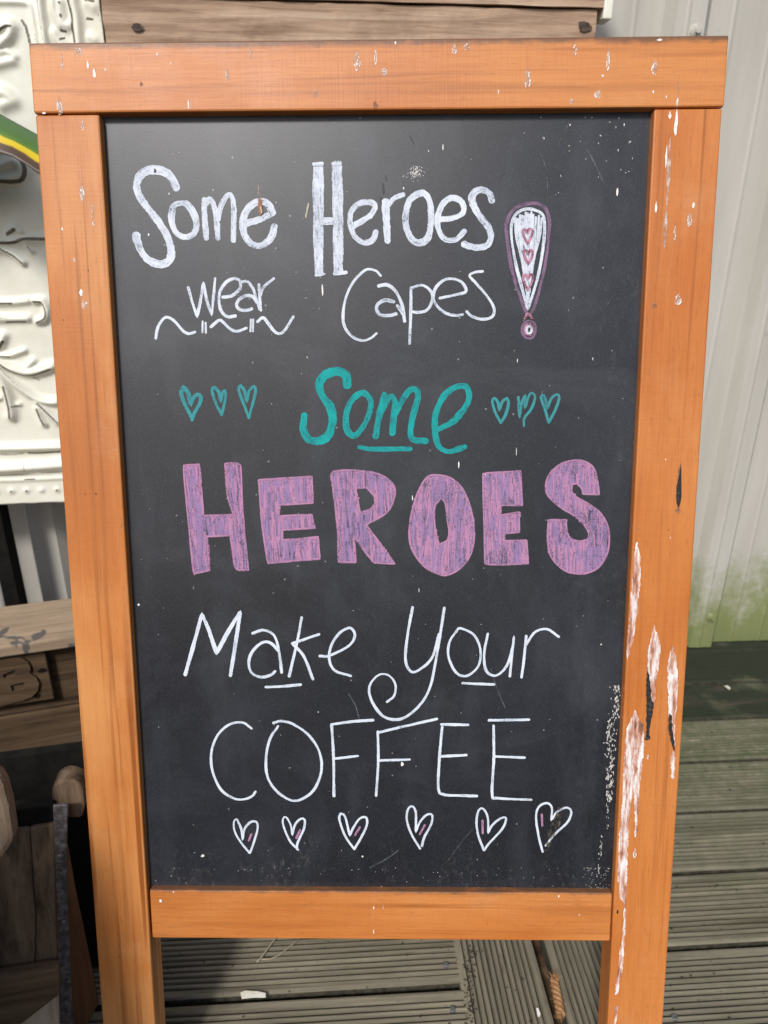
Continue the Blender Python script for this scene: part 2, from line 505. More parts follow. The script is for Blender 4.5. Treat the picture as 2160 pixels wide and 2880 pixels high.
def m_leaf():
    t = NT('variegated_leaf')
    at = t.n('ShaderNodeAttribute', attribute_name='band')
    o = t.objco((1, 1, 1), rand=False)
    n = t.noise(o, 30.0, 4.0, 0.6)
    k = t.math('ADD', at.outputs['Fac'], t.math('MULTIPLY', t.math('SUBTRACT', n, 0.5), 0.10))
    col = t.ramp(k, [(0.0, (0.075, 0.14, 0.055)), (0.40, (0.07, 0.15, 0.03)), (0.55, (0.10, 0.19, 0.02)), (0.585, (0.62, 0.47, 0.012)), (0.72, (0.62, 0.43, 0.012)), (0.77, (0.09, 0.045, 0.02)), (1.0, (0.06, 0.034, 0.02))])
    return t.out(col, 0.45)


M['leaf'] = m_leaf()
M['stem'] = m_plain('green_stem', (0.08, 0.12, 0.03), (0.12, 0.16, 0.05), 40.0, 0.6)
M['pot'] = m_plain('terracotta_clay', (0.33, 0.12, 0.06), (0.42, 0.18, 0.10), 30.0, 0.85)
M['rope'] = m_plain('frayed_orange_rope', (0.27, 0.125, 0.045), (0.42, 0.24, 0.11), 300.0, 0.9)
M['chip'] = m_plain('white_chip', (0.74, 0.73, 0.66), (0.60, 0.55, 0.40), 60.0, 0.6)
M['splash'] = m_plain('old_white_splash', (0.55, 0.54, 0.50), (0.34, 0.33, 0.30), 200.0, 0.85)
M['drip'] = m_plain('dark_drip', (0.008, 0.008, 0.010), (0.03, 0.03, 0.034), 300.0, 0.6)
M['straw'] = m_plain('dry_straw', (0.36, 0.30, 0.20), (0.46, 0.40, 0.29), 80.0, 0.85)

# ------------------------------------------------------------------ setting: ground, deck, wall
DY = 0.0673
e1 = Vector((math.cos(DY), math.sin(DY), 0))
e2 = Vector((-math.sin(DY), math.cos(DY), 0))
UPZ = Vector((0, 0, 1))


def floor_hit(x, y, z=0.0):
    return hit(x, y, Vector((0, 0, z)), UPZ)


ROTD = Matrix.Rotation(DY, 4, 'Z')
g = data_obj('ground', [(-30, -30, -0.075), (30, -30, -0.075), (30, 30, -0.075), (-30, 30, -0.075)], [(0, 1, 2, 3)], M['soil'])
tag(g, kind='structure')

deck = empty('deck', ROTD)
tag(deck, kind='structure')
PITCHW, GAPW = 0.12, 0.0078
D_WALL = floor_hit(2050, 1822).dot(e2)
T0_R = 1.2614                                  # a gap of the right-hand field
T0_L = floor_hit(878, 2793.5).dot(e2)          # a gap of the left-hand field
S_DIV = floor_hit(1315, 2765).dot(e1)          # left edge of the two boards laid across
S_MID = floor_hit(1556, 2756).dot(e1)          # gap between those two


def plank_mesh(length, width, name):
    """Grooved decking: real ridges and grooves along the board."""
    rp = random.Random(5)
    ng = 11
    edge = 0.0125
    prof = [(0.0, -0.028), (0.0, -0.0035), (0.0012, -0.0010), (0.004, 0.0)]
    w_in = width - 2 * edge
    p = w_in / ng
    for i in range(ng + 1):
        c = edge + i * p
        if i > 0:
            prof.append((c - p * 0.5, 0.0))
        d = 0.0048
        prof += [(c - 0.0027, -0.0006), (c - 0.0009, -d), (c + 0.0006, -d), (c + 0.0018, -0.0006)]
    prof += [(width - 0.004, 0.0), (width - 0.0012, -0.0010), (width, -0.0035), (width, -0.028)]
    verts, faces = [], []
    xs = (0.0, 0.0015, length - 0.0015, length)
    for k, x in enumerate(xs):
        for (a, z) in prof:
            verts.append((x, a, z - (0.0012 if k in (0, 3) and z > -0.02 else 0)))
    n = len(prof)
    for k in range(3):
        for i in range(n):
            j = (i + 1) % n
            faces.append((k * n + i, (k + 1) * n + i, (k + 1) * n + j, k * n + j))
    dark_faces = []  # groove bottoms and board sides take the darker material
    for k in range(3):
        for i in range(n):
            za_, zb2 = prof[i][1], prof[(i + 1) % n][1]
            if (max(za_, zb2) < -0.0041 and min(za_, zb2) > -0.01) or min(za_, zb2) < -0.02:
                dark_faces.append(k * n + i)
    faces.append(tuple(range(n)))
    faces.append(tuple(range(4 * n - 1, 3 * n - 1, -1)))
    me = bpy.data.meshes.new(name)
    me.from_pydata(verts, [], faces)
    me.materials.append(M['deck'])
    me.materials.append(M['groove_dark'])
    for i in dark_faces:
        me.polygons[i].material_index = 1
    me.update()
    return me


def screw_mesh():
    bm = bmesh.new()
    r = 0.0042
    rings = [(r, -0.003), (r, 0.0004), (r * 0.8, 0.0011), (r * 0.25, 0.0012), (r * 0.2, 0.0002)]
    vv = [[bm.verts.new((q * math.cos(2 * math.pi * i / 12), q * math.sin(2 * math.pi * i / 12), z)) for i in range(12)] for q, z in rings]
    for a, b in zip(vv, vv[1:]):
        for i in range(12):
            bm.faces.new((a[i], a[(i + 1) % 12], b[(i + 1) % 12], b[i]))
    bm.faces.new(vv[-1])
    me = bpy.data.meshes.new('screw')
    bm.normal_update()
    bm.to_mesh(me)
    bm.free()
    me.materials.append(M['screw'])
    return me


SCREW = screw_mesh()
PW = PITCHW - GAPW
S_LEFT, S_RIGHT = -1.9, 2.3
S_END = S_DIV - 0.004
S_R0 = S_MID + PITCHW + 0.001
mL = plank_mesh(S_END - S_LEFT, PW, 'plank')
mR = plank_mesh(S_RIGHT - S_R0, PW, 'plank')
T_MIN = -1.3


def add_screw(parent, x, y):
    o = bpy.data.objects.new('screw', SCREW)
    link(o, parent)
    o.location = (x, y, -0.0004)


for (me, s0, t0, ends) in ((mL, S_LEFT, T0_L, (S_END - S_LEFT - 0.02,)), (mR, S_R0, T0_R, (0.022,))):
    k0 = int(math.ceil((T_MIN - t0) / PITCHW))
    k = k0
    while t0 + k * PITCHW + GAPW / 2 < D_WALL + 0.02:
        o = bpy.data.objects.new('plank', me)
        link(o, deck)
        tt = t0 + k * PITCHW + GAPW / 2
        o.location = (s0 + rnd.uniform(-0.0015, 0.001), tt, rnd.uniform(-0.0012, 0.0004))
        o.rotation_euler = (rnd.uniform(-0.004, 0.004), 0, rnd.uniform(-0.0008, 0.0008))
        for sx_ in ends:
            add_screw(o, sx_, 0.025)
            add_screw(o, sx_ + rnd.uniform(-0.002, 0.002), PW - 0.025)
        k += 1
mD = plank_mesh(D_WALL - T_MIN, PW, 'plank')
for sl in (S_MID - PITCHW + 0.002, S_MID + GAPW / 2):
    o = bpy.data.objects.new('plank', mD)
    link(o, deck)
    o.location = (sl + PW, T_MIN, -0.0012)
    o.rotation_euler = (0, 0, R(90) + (0.004 if sl < S_MID - 0.05 else 0.0))
# joist strip under the crossing boards keeps the gaps dark
for sl in (S_DIV - 0.03, S_MID - 0.02, S_MID + 0.1):
    box_obj('joist', (sl, sl + 0.045, T_MIN, D_WALL, -0.072, -0.0285), M['old_x'], deck)

wallM = Matrix.Translation(e2 * (D_WALL + 0.022)) @ ROTD
wall = empty('steel_wall', wallM)
tag(wall, 'cream ribbed sheet steel wall with green algae at its foot', 'wall')
# rib positions measured on the sheet: left shoulder of one rib
wn_ = e2


def wall_s(x, y):
    return hit(x, y, e2 * D_WALL, e2).dot(e1)


RIB = wall_s(1880, 40)
RP = 0.245
prof = []
s = RIB - 14 * RP
while s < 3.2:
    prof += [(s, 0.0), (s + 0.014, -0.022), (s + 0.030, -0.022), (s + 0.033, -0.0235), (s + 0.036, -0.0235), (s + 0.039, -0.022), (s + 0.066, -0.022), (s + 0.082, 0.0), (s + 0.12, 0.0), (s + 0.125, -0.0016), (s + 0.131, 0.0), (s + 0.19, 0.0), (s + 0.195, -0.0016), (s + 0.201, 0.0)]
    s += RP
n = len(prof)
zl = (0.004, 2.6)
wv = [(a, b, z) for z in zl for a, b in prof] + [(a, b + 0.02, z) for z in zl for a, b in ((prof[0][0], 0.02), (prof[-1][0], 0.02))]
wf = [(i, i + 1, n + i + 1, n + i) for i in range(n - 1)]
data_obj('sheet', wv, wf, M['wall'], wall)


def wall_screw(s, z):
    bm = bmesh.new()
    bmesh.ops.create_cone(bm, cap_ends=True, segments=20, radius1=0.0115, radius2=0.0095, depth=0.003, matrix=Matrix.Translation((0, 0, 0.0015)))
    bmesh.ops.create_cone(bm, cap_ends=True, segments=16, radius1=0.0075, radius2=0.0068, depth=0.002, matrix=Matrix.Translation((0, 0, 0.004)))
    bmesh.ops.create_cone(bm, cap_ends=True, segments=6, radius1=0.0048, radius2=0.0044, depth=0.005, matrix=Matrix.Translation((0, 0, 0.0072)))
    bm.transform(Matrix.Rotation(R(90), 4, 'X'))
    o = mesh_obj('wall_screw', bm, M['wall'], wall)
    o.location = (s, -0.022, z)


zs = hit(1938, 88, e2 * (D_WALL), e2).z
for k in range(-6, 6):
    wall_screw(RIB + k * RP + 0.052, zs)
    wall_screw(RIB + k * RP + 0.052, 0.085)

# ------------------------------------------------------------------ the A-frame chalkboard sign
TH, BA, BB = 0.2338, -0.0131, -0.0150
nrm0 = Vector((math.sin(BA), -math.cos(BA), 0))
u0 = Vector((math.cos(BA), math.sin(BA), 0))
v0 = Vector((0, 0, -1)) * math.cos(TH) + nrm0 * math.sin(TH)
U2 = u0 * math.cos(BB) + v0 * math.sin(BB)
V2 = v0 * math.cos(BB) - u0 * math.sin(BB)
BK = V2.cross(U2)
if BK.y < 0:
    BK = -BK                                   # into the picture
TOP = CAM + Vector((-0.0106, 0.7429, 0.1489))
HB = (TOP.z) / -V2.z                           # board length down to the deck
ORG = TOP + V2 * HB
UPB = -V2
SM = Matrix(((U2.x, BK.x, UPB.x, ORG.x), (U2.y, BK.y, UPB.y, ORG.y), (U2.z, BK.z, UPB.z, ORG.z), (0, 0, 0, 1)))
SI = SM.inverted()
sign = empty('chalkboard_sign', SM)
tag(sign, 'orange wooden A-frame chalkboard sign with handwritten coffee message', 'sign')
HW, LW, TK = 0.31, 0.0585, 0.034
RECESS = 0.0100
Z1 = HB - 0.0585
Z2, Z3 = HB - 0.8383, HB - 0.8960


def loc(x, y, y0=0.0):
    p0 = ORG + BK * y0
    return SI @ hit(x, y, p0, BK)


def to_floor(co):
    w = SM @ co
    d = UPB.z
    return co - Vector((0, 0, (w.z - 0.0015) / d))


def leg(x0, x1, mat):
    bm = bmesh.new()
    add_box(bm, x0, x1, 0.0, TK, 0.0, Z1 - 0.0012, fn=lambda c: to_floor(c) if c.z < 0.1 else c)
    bmesh.ops.bevel(bm, geom=list(bm.edges), offset=0.0016, segments=2, affect='EDGES', profile=0.5)
    # cut across for a less perfect edge
    return mesh_obj('leg', bm, mat, sign)


legL = leg(-HW, -HW + LW, M['wood_gold'])
legR = leg(HW - LW - 0.002, HW, M['wood_red'])
rail_top = box_obj('top_rail', (-HW - 0.0008, HW + 0.0012, -0.0012, TK, Z1, HB), M['wood_x'], sign, bev=0.0017)
rail_bot = box_obj('bottom_rail', (-HW + LW + 0.0022, HW - LW - 0.0032, 0.0022, TK - 0.002, Z3, Z2), M['wood_x'], sign, bev=0.0015)
panel = box_obj('chalk_panel', (-HW + LW - 0.006, HW - LW + 0.004, RECESS, RECESS + 0.006, Z2 - 0.004, Z1 + 0.004), M['board'], sign)
# rear frame of the A, hinged under the top rail
foot_dir = Vector((0, 0.30, 0))


def bar(name, a, b, w, th, mat, parent, inv):
    """A squared bar between world points a and b (w across, th in depth)."""
    d = (b - a).normalized()
    side = Vector((d.y, -d.x, 0))
    if side.length < 0.3:
        side = U2 - d * U2.dot(d)
    side = side.normalized() if abs(d.z) < 0.9 else (U2 - d * U2.dot(d)).normalized()
    up = side.cross(d).normalized()
    pts = [a - side * w / 2 - up * th / 2, a + side * w / 2 - up * th / 2, a + side * w / 2 + up * th / 2, a - side * w / 2 + up * th / 2]
    bm = bmesh.new()
    A = [bm.verts.new(inv @ p) for p in pts]
    B = [bm.verts.new(inv @ (p + (b - a))) for p in pts]
    fs = [bm.faces.new(A), bm.faces.new(B[::-1])] + [bm.faces.new((A[i], B[i], B[(i + 1) % 4], A[(i + 1) % 4])) for i in range(4)]
    bmesh.ops.recalc_face_normals(bm, faces=fs)
    bmesh.ops.bevel(bm, geom=list(bm.edges), offset=0.0015, segments=1, affect='EDGES')
    return mesh_obj(name, bm, mat, parent)


for sgn in (-1, 1):
    a = SM @ Vector((sgn * (HW - 0.035), TK + 0.018, HB - 0.035))
    b = Vector((a.x, a.y + 0.27, 0.010))
    bar('rear_leg', a, b, 0.045, 0.028, M['wood_z'], sign, SI)
    hp = SM @ Vector((sgn * (HW - 0.035), TK + 0.003, HB - 0.03))
    box_obj('hinge', (sgn * (HW - 0.035) - 0.018, sgn * (HW - 0.035) + 0.018, TK, TK + 0.005, HB - 0.06, HB - 0.012), M['steel'], sign)
aL = SM @ Vector((-(HW - 0.06), TK + 0.018, HB - 0.035)) + Vector((0, 0.20, -0.74))
aR = SM @ Vector((HW - 0.06, TK + 0.018, HB - 0.035)) + Vector((0, 0.20, -0.74))
bar('rear_rail', aL, aR, 0.045, 0.022, M['wood_x'], sign, SI)
# small eye under the bottom rail
pe = loc(1076, 2650, 0.012)
bm = bmesh.new()
bmesh.ops.create_uvsphere(bm, u_segments=12, v_segments=8, radius=0.0042)
bm.transform(Matrix.Translation((pe.x, 0.012, Z3 - 0.001)) @ Matrix.Diagonal((1.3, 0.6, 0.9, 1)))
mesh_obj('glue_drop', bm, M['steel'], sign, smooth=True)

# ------------------------------------------------------------------ chalk writing
CH_Y = RECESS - 0.00022


def smooth_path(pts, closed=False, step=0.0016, corner=-0.35):
    P = [Vector((p[0], p[1])) for p in pts]
    n = len(P)
    out = []
    if n == 2:
        m = max(2, int((P[1] - P[0]).length / step))
        return [P[0].lerp(P[1], i / m) for i in range(m + 1)]
    rng = n if closed else n - 1
    for i in range(rng):
        p1, p2 = P[i % n], P[(i + 1) % n]
        p0 = P[(i - 1) % n] if (closed or i > 0) else p1 * 2 - p2
        p3 = P[(i + 2) % n] if (closed or i + 2 < n) else p2 * 2 - p1
        # sharp corners stay sharp
        if i > 0 or closed:
            if (p1 - p0).normalized().dot((p2 - p1).normalized()) < corner:
                p0 = p1 * 2 - p2
        if i + 2 < n or closed:
            if (p2 - p1).normalized().dot((p3 - p2).normalized()) < corner:
                p3 = p2 * 2 - p1
        m = max(2, int((p2 - p1).length / step))
        for k in range(m):
            t = k / m
            out.append(0.5 * ((2 * p1) + (p2 - p0) * t + (2 * p0 - 5 * p1 + 4 * p2 - p3) * t * t + (3 * p1 - p0 - 3 * p2 + p3) * t ** 3))
    if not closed:
        out.append(P[-1])
    return out


def ribbon(V, Fc, UV, pts, w, y, closed=False, jit=0.10, seed=0, corner=-0.35):
    """A chalk stroke of width w (metres) along local (x, z) points, with ragged edges and round ends."""
    rr = random.Random(seed)
    path = smooth_path(pts, closed, 0.0016, corner)
    n = len(path)
    nodes = []
    L = 0.0
    ph = rr.uniform(0, 50)
    for i, p in enumerate(path):
        a = path[(i - 1) % n] if (closed or i > 0) else p
        b = path[(i + 1) % n] if (closed or i < n - 1) else p
        d = (b - a)
        d = d.normalized() if d.length > 1e-9 else Vector((1, 0))
        if i:
            L += (p - path[i - 1]).length
        nodes.append((p, Vector((-d.y, d.x)), d, L))
    rows = []
    if not closed:
        p, nn, d, _ = nodes[0]
        for ang in (80, 50, 25):
            rows.append((p - d * (w / 2 * math.sin(R(ang))), nn, math.cos(R(ang)), -0.5 * w * math.sin(R(ang))))
    for (p, nn, d, l) in nodes:
        rows.append((p, nn, 1.0, l))
    if not closed:
        p, nn, d, l = nodes[-1]
        for ang in (25, 50, 80):
            rows.append((p + d * (w / 2 * math.sin(R(ang))), nn, math.cos(R(ang)), l + 0.5 * w * math.sin(R(ang))))
    base = len(V)
    m = len(rows)
    for i, (p, nn, k, l) in enumerate(rows):
        wob = 1.0 + 0.26 * mnoise.noise(Vector((l * 60 + ph, ph, 0))) + 0.22 * mnoise.noise(Vector((l * 17 + ph, 3, ph)))
        hw = w / 2 * k * wob
        ya = y - 0.00005 * i / m
        for sg in (1, -1):
            q = p + nn * (sg * hw + rr.uniform(-1, 1) * jit * w * (0.5 if k == 1 else 0.3))
            V.append((q.x, ya, q.y))
            UV.append((l, sg * w * 0.5 * k + ph))
    for i in range(m - 1 if not closed else m):
        j = (i + 1) % m
        Fc.append((base + 2 * i, base + 2 * i + 1, base + 2 * j + 1, base + 2 * j))


PXM = 0.62 / 1937.0          # metres per photo pixel near the board


def region(x0, y0, sc):
    def f(pts):
        out = []
        for (x, y) in pts:
            q = loc(x0 + x * sc, y0 + y * sc, RECESS)
            out.append((q.x, q.z))
        return out
    f.sc = sc
    return f


seed_ = [100]


def glyph(name, label, reg, strokes, mat, lift=0.0, parent=None, corner=-0.35):
    V, Fc, UV = [], [], []
    for i, (pts, w, *cl) in enumerate(strokes):
        seed_[0] += 1
        if mat is CT:
            w = w * 0.88
        q = reg(pts)
        zz = sum(p[1] for p in q) / len(q)
        wm = w * reg.sc * PXM * (1.0 + 0.19 * max(0, min(1, (HB - zz) / 0.84)))
        ribbon(V, Fc, UV, q, wm, CH_Y - lift - 0.00006 * i, bool(cl and cl[0]), seed=seed_[0], corner=corner)
    o = data_obj(name, V, Fc, mat, parent or panel, uvs=UV)
    if label:
        o['label'] = label
    return o


A = region(340, 420, 540 / 1659)
B = region(840, 420, 780 / 1659)
C = region(460, 1000, 1160 / 1659)
Dg = region(480, 1260, 650 / 1659)
Eg = region(1100, 1260, 660 / 1659)
Fg = region(480, 1660, 1140 / 1659)
G = region(560, 1960, 1100 / 1659)
CW, CT, TE, TL = M['chalk_white'], M['chalk_thin'], M['chalk_teal'], M['chalk_teal_light']
L_ = 'chalk_letter'
glyph(L_, 'broad white chalk capital S', A, [([(478, 330), (450, 265), (405, 212), (340, 184), (250, 182), (182, 212), (142, 280), (140, 350), (165, 412), (220, 490), (290, 580), (350, 660), (400, 750), (430, 840), (434, 920), (408, 972), (350, 992), (290, 984), (220, 940), (172, 870), (142, 790), (133, 745)], 66)], CW)
glyph(L_, 'broad white chalk o', A, [([(545, 466), (462, 486), (440, 560), (440, 620), (460, 690), (500, 740), (558, 760), (620, 740), (650, 690), (654, 630), (630, 560), (590, 496)], 52, True)], CW)
glyph(L_, 'broad white chalk m', A, [([(722, 438), (725, 600), (740, 765)], 48), ([(736, 470), (765, 430), (798, 470), (825, 580), (840, 765)], 48), ([(840, 600), (872, 480), (932, 392), (965, 425), (977, 520), (974, 700), (974, 785)], 48)], CW)
glyph(L_, 'broad white chalk e', A, [([(1085, 640), (1200, 605), (1312, 550)], 62), ([(1312, 550), (1272, 475), (1200, 452), (1120, 490), (1066, 570), (1056, 680), (1090, 780), (1160, 830), (1240, 818), (1300, 760), (1328, 668)], 56)], CW)
glyph(L_, None, A, [([(583, 1195), (620, 1330), (660, 1446), (690, 1300), (712, 1152), (745, 1310), (785, 1432), (800, 1280), (815, 1118)], 25)], CW)
glyph(L_, None, A, [([(880, 1278), (960, 1265), (1028, 1205), (1030, 1140), (985, 1117), (920, 1140), (865, 1210), (847, 1300), (865, 1390), (920, 1445), (990, 1440)], 27)], CW)
glyph(L_, None, A, [([(1045, 1145), (1095, 1145), (1140, 1200), (1170, 1290), (1200, 1380)], 26), ([(1175, 1320), (1140, 1274), (1085, 1264), (1020, 1300), (1000, 1350), (1030, 1385), (1090, 1392), (1130, 1378)], 28)], CW)
glyph(L_, None, A, [([(1193, 1170), (1200, 1280), (1210, 1390)], 24), ([(1205, 1265), (1235, 1190), (1320, 1118)], 26)], CW)
glyph('chalk_squiggle', 'wavy white chalk line with ticks', A, [([(302, 1632), (320, 1540), (370, 1462), (410, 1452), (470, 1490), (540, 1570), (590, 1593), (640, 1578)], 24), ([(707, 1488), (705, 1582)], 18), ([(733, 1500), (735, 1584)], 18), ([(778, 1535), (850, 1478), (890, 1500), (960, 1562), (1020, 1570), (1085, 1545)], 24), ([(1124, 1472), (1120, 1572)], 19), ([(1144, 1472), (1142, 1572)], 19), ([(1182, 1490), (1230, 1454), (1270, 1500), (1330, 1575), (1375, 1593), (1420, 1560), (1490, 1448)], 25)], CW)
glyph(L_, 'tall double-stroked white chalk H', B, [([(102, 95), (100, 300), (112, 745)], 32), ([(131, 95), (133, 300), (130, 745)], 32), ([(216, 95), (220, 400), (224, 735)], 32), ([(245, 95), (252, 400), (252, 735)], 30), ([(140, 420), (215, 418)], 24), ([(142, 442), (215, 440)], 24), ([(104, 753), (152, 748)], 18), ([(215, 745), (284, 737)], 20), ([(92, 90), (140, 88)], 22), ([(208, 88), (246, 84)], 24)], CW)
glyph(L_, None, B, [([(330, 460), (390, 425), (445, 375), (455, 332), (410, 315), (350, 332), (312, 380), (310, 450), (335, 520), (390, 558), (440, 545), (462, 495)], 31), ([(335, 452), (430, 400)], 34)], CW)
glyph(L_, None, B, [([(520, 315), (525, 420), (532, 545)], 42), ([(528, 345), (570, 295), (625, 272)], 27)], CW)
glyph(L_, None, B, [([(735, 262), (668, 300), (640, 390), (645, 470), (680, 540), (725, 560), (772, 530), (790, 450), (790, 350), (772, 285)], 36, True)], CW)
glyph(L_, None, B, [([(838, 420), (920, 412), (982, 380), (978, 320), (920, 290), (860, 330), (830, 420), (840, 490), (880, 540), (940, 540), (990, 492)], 34)], CW)
glyph(L_, None, B, [([(1156, 305), (1138, 262), (1095, 242), (1048, 262), (1037, 310), (1075, 390), (1130, 460), (1150, 520), (1130, 572), (1080, 588), (1020, 580), (990, 568)], 38)], CW)
glyph(L_, 'thin white chalk capital C', B, [([(490, 755), (460, 726), (400, 722), (330, 790), (285, 880), (266, 980), (275, 1060), (320, 1120), (380, 1144), (430, 1130), (465, 1102)], 16)], CW)
glyph(L_, None, B, [([(478, 818), (530, 811), (580, 850), (618, 930), (634, 1028)], 19), ([(568, 912), (520, 902), (475, 925), (466, 960), (490, 990), (540, 995), (583, 985)], 19), ([(590, 935), (625, 985)], 18)], CW)
glyph(L_, None, B, [([(672, 828), (670, 1000), (663, 1162)], 16), ([(672, 830), (740, 813), (790, 850), (800, 900), (770, 960), (720, 975), (682, 972)], 16)], CW)
glyph(L_, None, B, [([(845, 890), (940, 870), (1000, 850), (980, 800), (930, 776), (870, 782), (820, 830), (806, 890), (830, 940), (880, 980), (940, 994), (980, 988)], 17)], CW)
glyph(L_, None, B, [([(1100, 730), (1050, 737), (1022, 757), (1060, 800), (1120, 870), (1165, 940), (1165, 990), (1130, 1014), (1080, 1014), (1030, 995), (1005, 970)], 15)], CW)
ex = glyph('chalk_exclamation_mark', 'purple outlined chalk exclamation mark filled white', B, [([(1375, 326), (1300, 350), (1252, 410), (1242, 480), (1255, 600), (1280, 740), (1320, 870), (1370, 1000), (1402, 960), (1440, 840), (1475, 680), (1495, 520), (1498, 420), (1475, 352), (1430, 325)], 20, True), ([(1377 + 36 * math.cos(a * R(30)), 1080 + 48 * math.sin(a * R(30))) for a in range(12)], 24, True)], M['chalk_purple'])
hat = [([(1375, 357), (1312, 377), (1277, 430), (1272, 520), (1297, 680), (1327, 800), (1370, 955), (1408, 840), (1440, 720), (1465, 560), (1470, 440), (1450, 382)], 17, True)]
for i, x in enumerate((1290, 1301, 1312, 1323, 1335, 1346, 1357, 1368, 1380, 1391, 1403, 1418, 1436, 1452)):
    top = 372 + abs(x - 1375) * 0.45 + (i % 3) * 9
    f = (x - 1370) / 95.0
    bot = 930 - abs(f) * 330
    hat.append(([(x, top), (1370 + f * 80, (top + bot) / 2), (1370 + f * 42, bot)], 13))
hat.append(([(1377 + 15 * math.cos(a * R(45)), 1080 + 22 * math.sin(a * R(45))) for a in range(8)], 15, True))
glyph('chalk_fill', None, B, hat, CW, lift=0.00025)
pk = []
for (hx, hy, hs) in ((1367, 515, 1.0), (1371, 638, 0.95), (1369, 788, 1.05)):
    pk.append(([(hx, hy + 52 * hs), (hx - 24 * hs, hy), (hx - 26 * hs, hy - 32 * hs), (hx - 8, hy - 30 * hs), (hx, hy - 8), (hx + 12, hy - 36 * hs), (hx + 28 * hs, hy - 28 * hs), (hx + 24 * hs, hy + 6)], 16, True))
pk.append(([(1352, 1012), (1370, 985), (1392, 1010)], 16))
pk.append(([(1377 + 26 * math.cos(a * R(30)), 1080 + 36 * math.sin(a * R(30))) for a in range(12)], 9, True))
glyph('chalk_heart', 'rose chalk hearts inside the exclamation mark', B, pk, M['chalk_rose'], lift=0.0012)
# teal line
for pts, w in (([(115, 250), (90, 205), (71, 150), (80, 126), (98, 150), (110, 200), (117, 175), (136, 157), (151, 166), (145, 195), (125, 230), (115, 258)], 15),
               ([(233, 235), (210, 190), (195, 140), (205, 128), (224, 150), (231, 185), (237, 150), (248, 140), (250, 165), (241, 210), (234, 238)], 13),
               ([(342, 248), (325, 200), (303, 140), (309, 120), (325, 140), (335, 185), (346, 140), (365, 122), (371, 140), (360, 190), (343, 250)], 12),
               ([(1355, 268), (1335, 230), (1322, 185), (1332, 171), (1345, 190), (1351, 220), (1363, 185), (1382, 171), (1387, 195), (1375, 240), (1356, 270)], 11),
               ([(1427, 168), (1432, 248), (1441, 190), (1455, 160), (1453, 212), (1475, 152), (1494, 165), (1480, 212), (1452, 250), (1449, 282)], 11),
               ([(1548, 266), (1535, 220), (1518, 167), (1530, 162), (1545, 212), (1560, 172), (1584, 156), (1591, 172), (1575, 220), (1549, 268)], 11)):
    glyph('chalk_heart', 'worn teal chalk heart', C, [(pts, w)], TL)
glyph(L_, 'broad teal chalk capital S', C, [([(739, 118), (733, 80), (700, 64), (652, 77), (627, 115), (640, 165), (670, 205), (680, 260), (664, 318), (625, 343), (582, 335), (562, 295), (566, 245)], 34)], TE)
glyph(L_, 'teal chalk o', C, [([(800, 150), (757, 180), (735, 240), (738, 298), (765, 322), (800, 290), (828, 230), (832, 178)], 27, True)], TE)
glyph(L_, 'teal chalk m', C, [([(887, 158), (870, 230), (853, 325)], 25), ([(872, 230), (910, 165), (930, 182), (926, 240), (920, 312)], 24), ([(925, 245), (980, 150), (1015, 136), (1022, 170), (1002, 250), (993, 318), (1010, 340), (1055, 344)], 25)], TE)
glyph(L_, 'teal chalk e', C, [([(1107, 295), (1170, 260), (1225, 185), (1220, 130), (1180, 125), (1130, 160), (1096, 230), (1092, 310), (1110, 368), (1150, 386), (1210, 368)], 23)], TE)
glyph('chalk_underline', None, C, [([(788, 368), (840, 376), (993, 375)], 18)], TE)


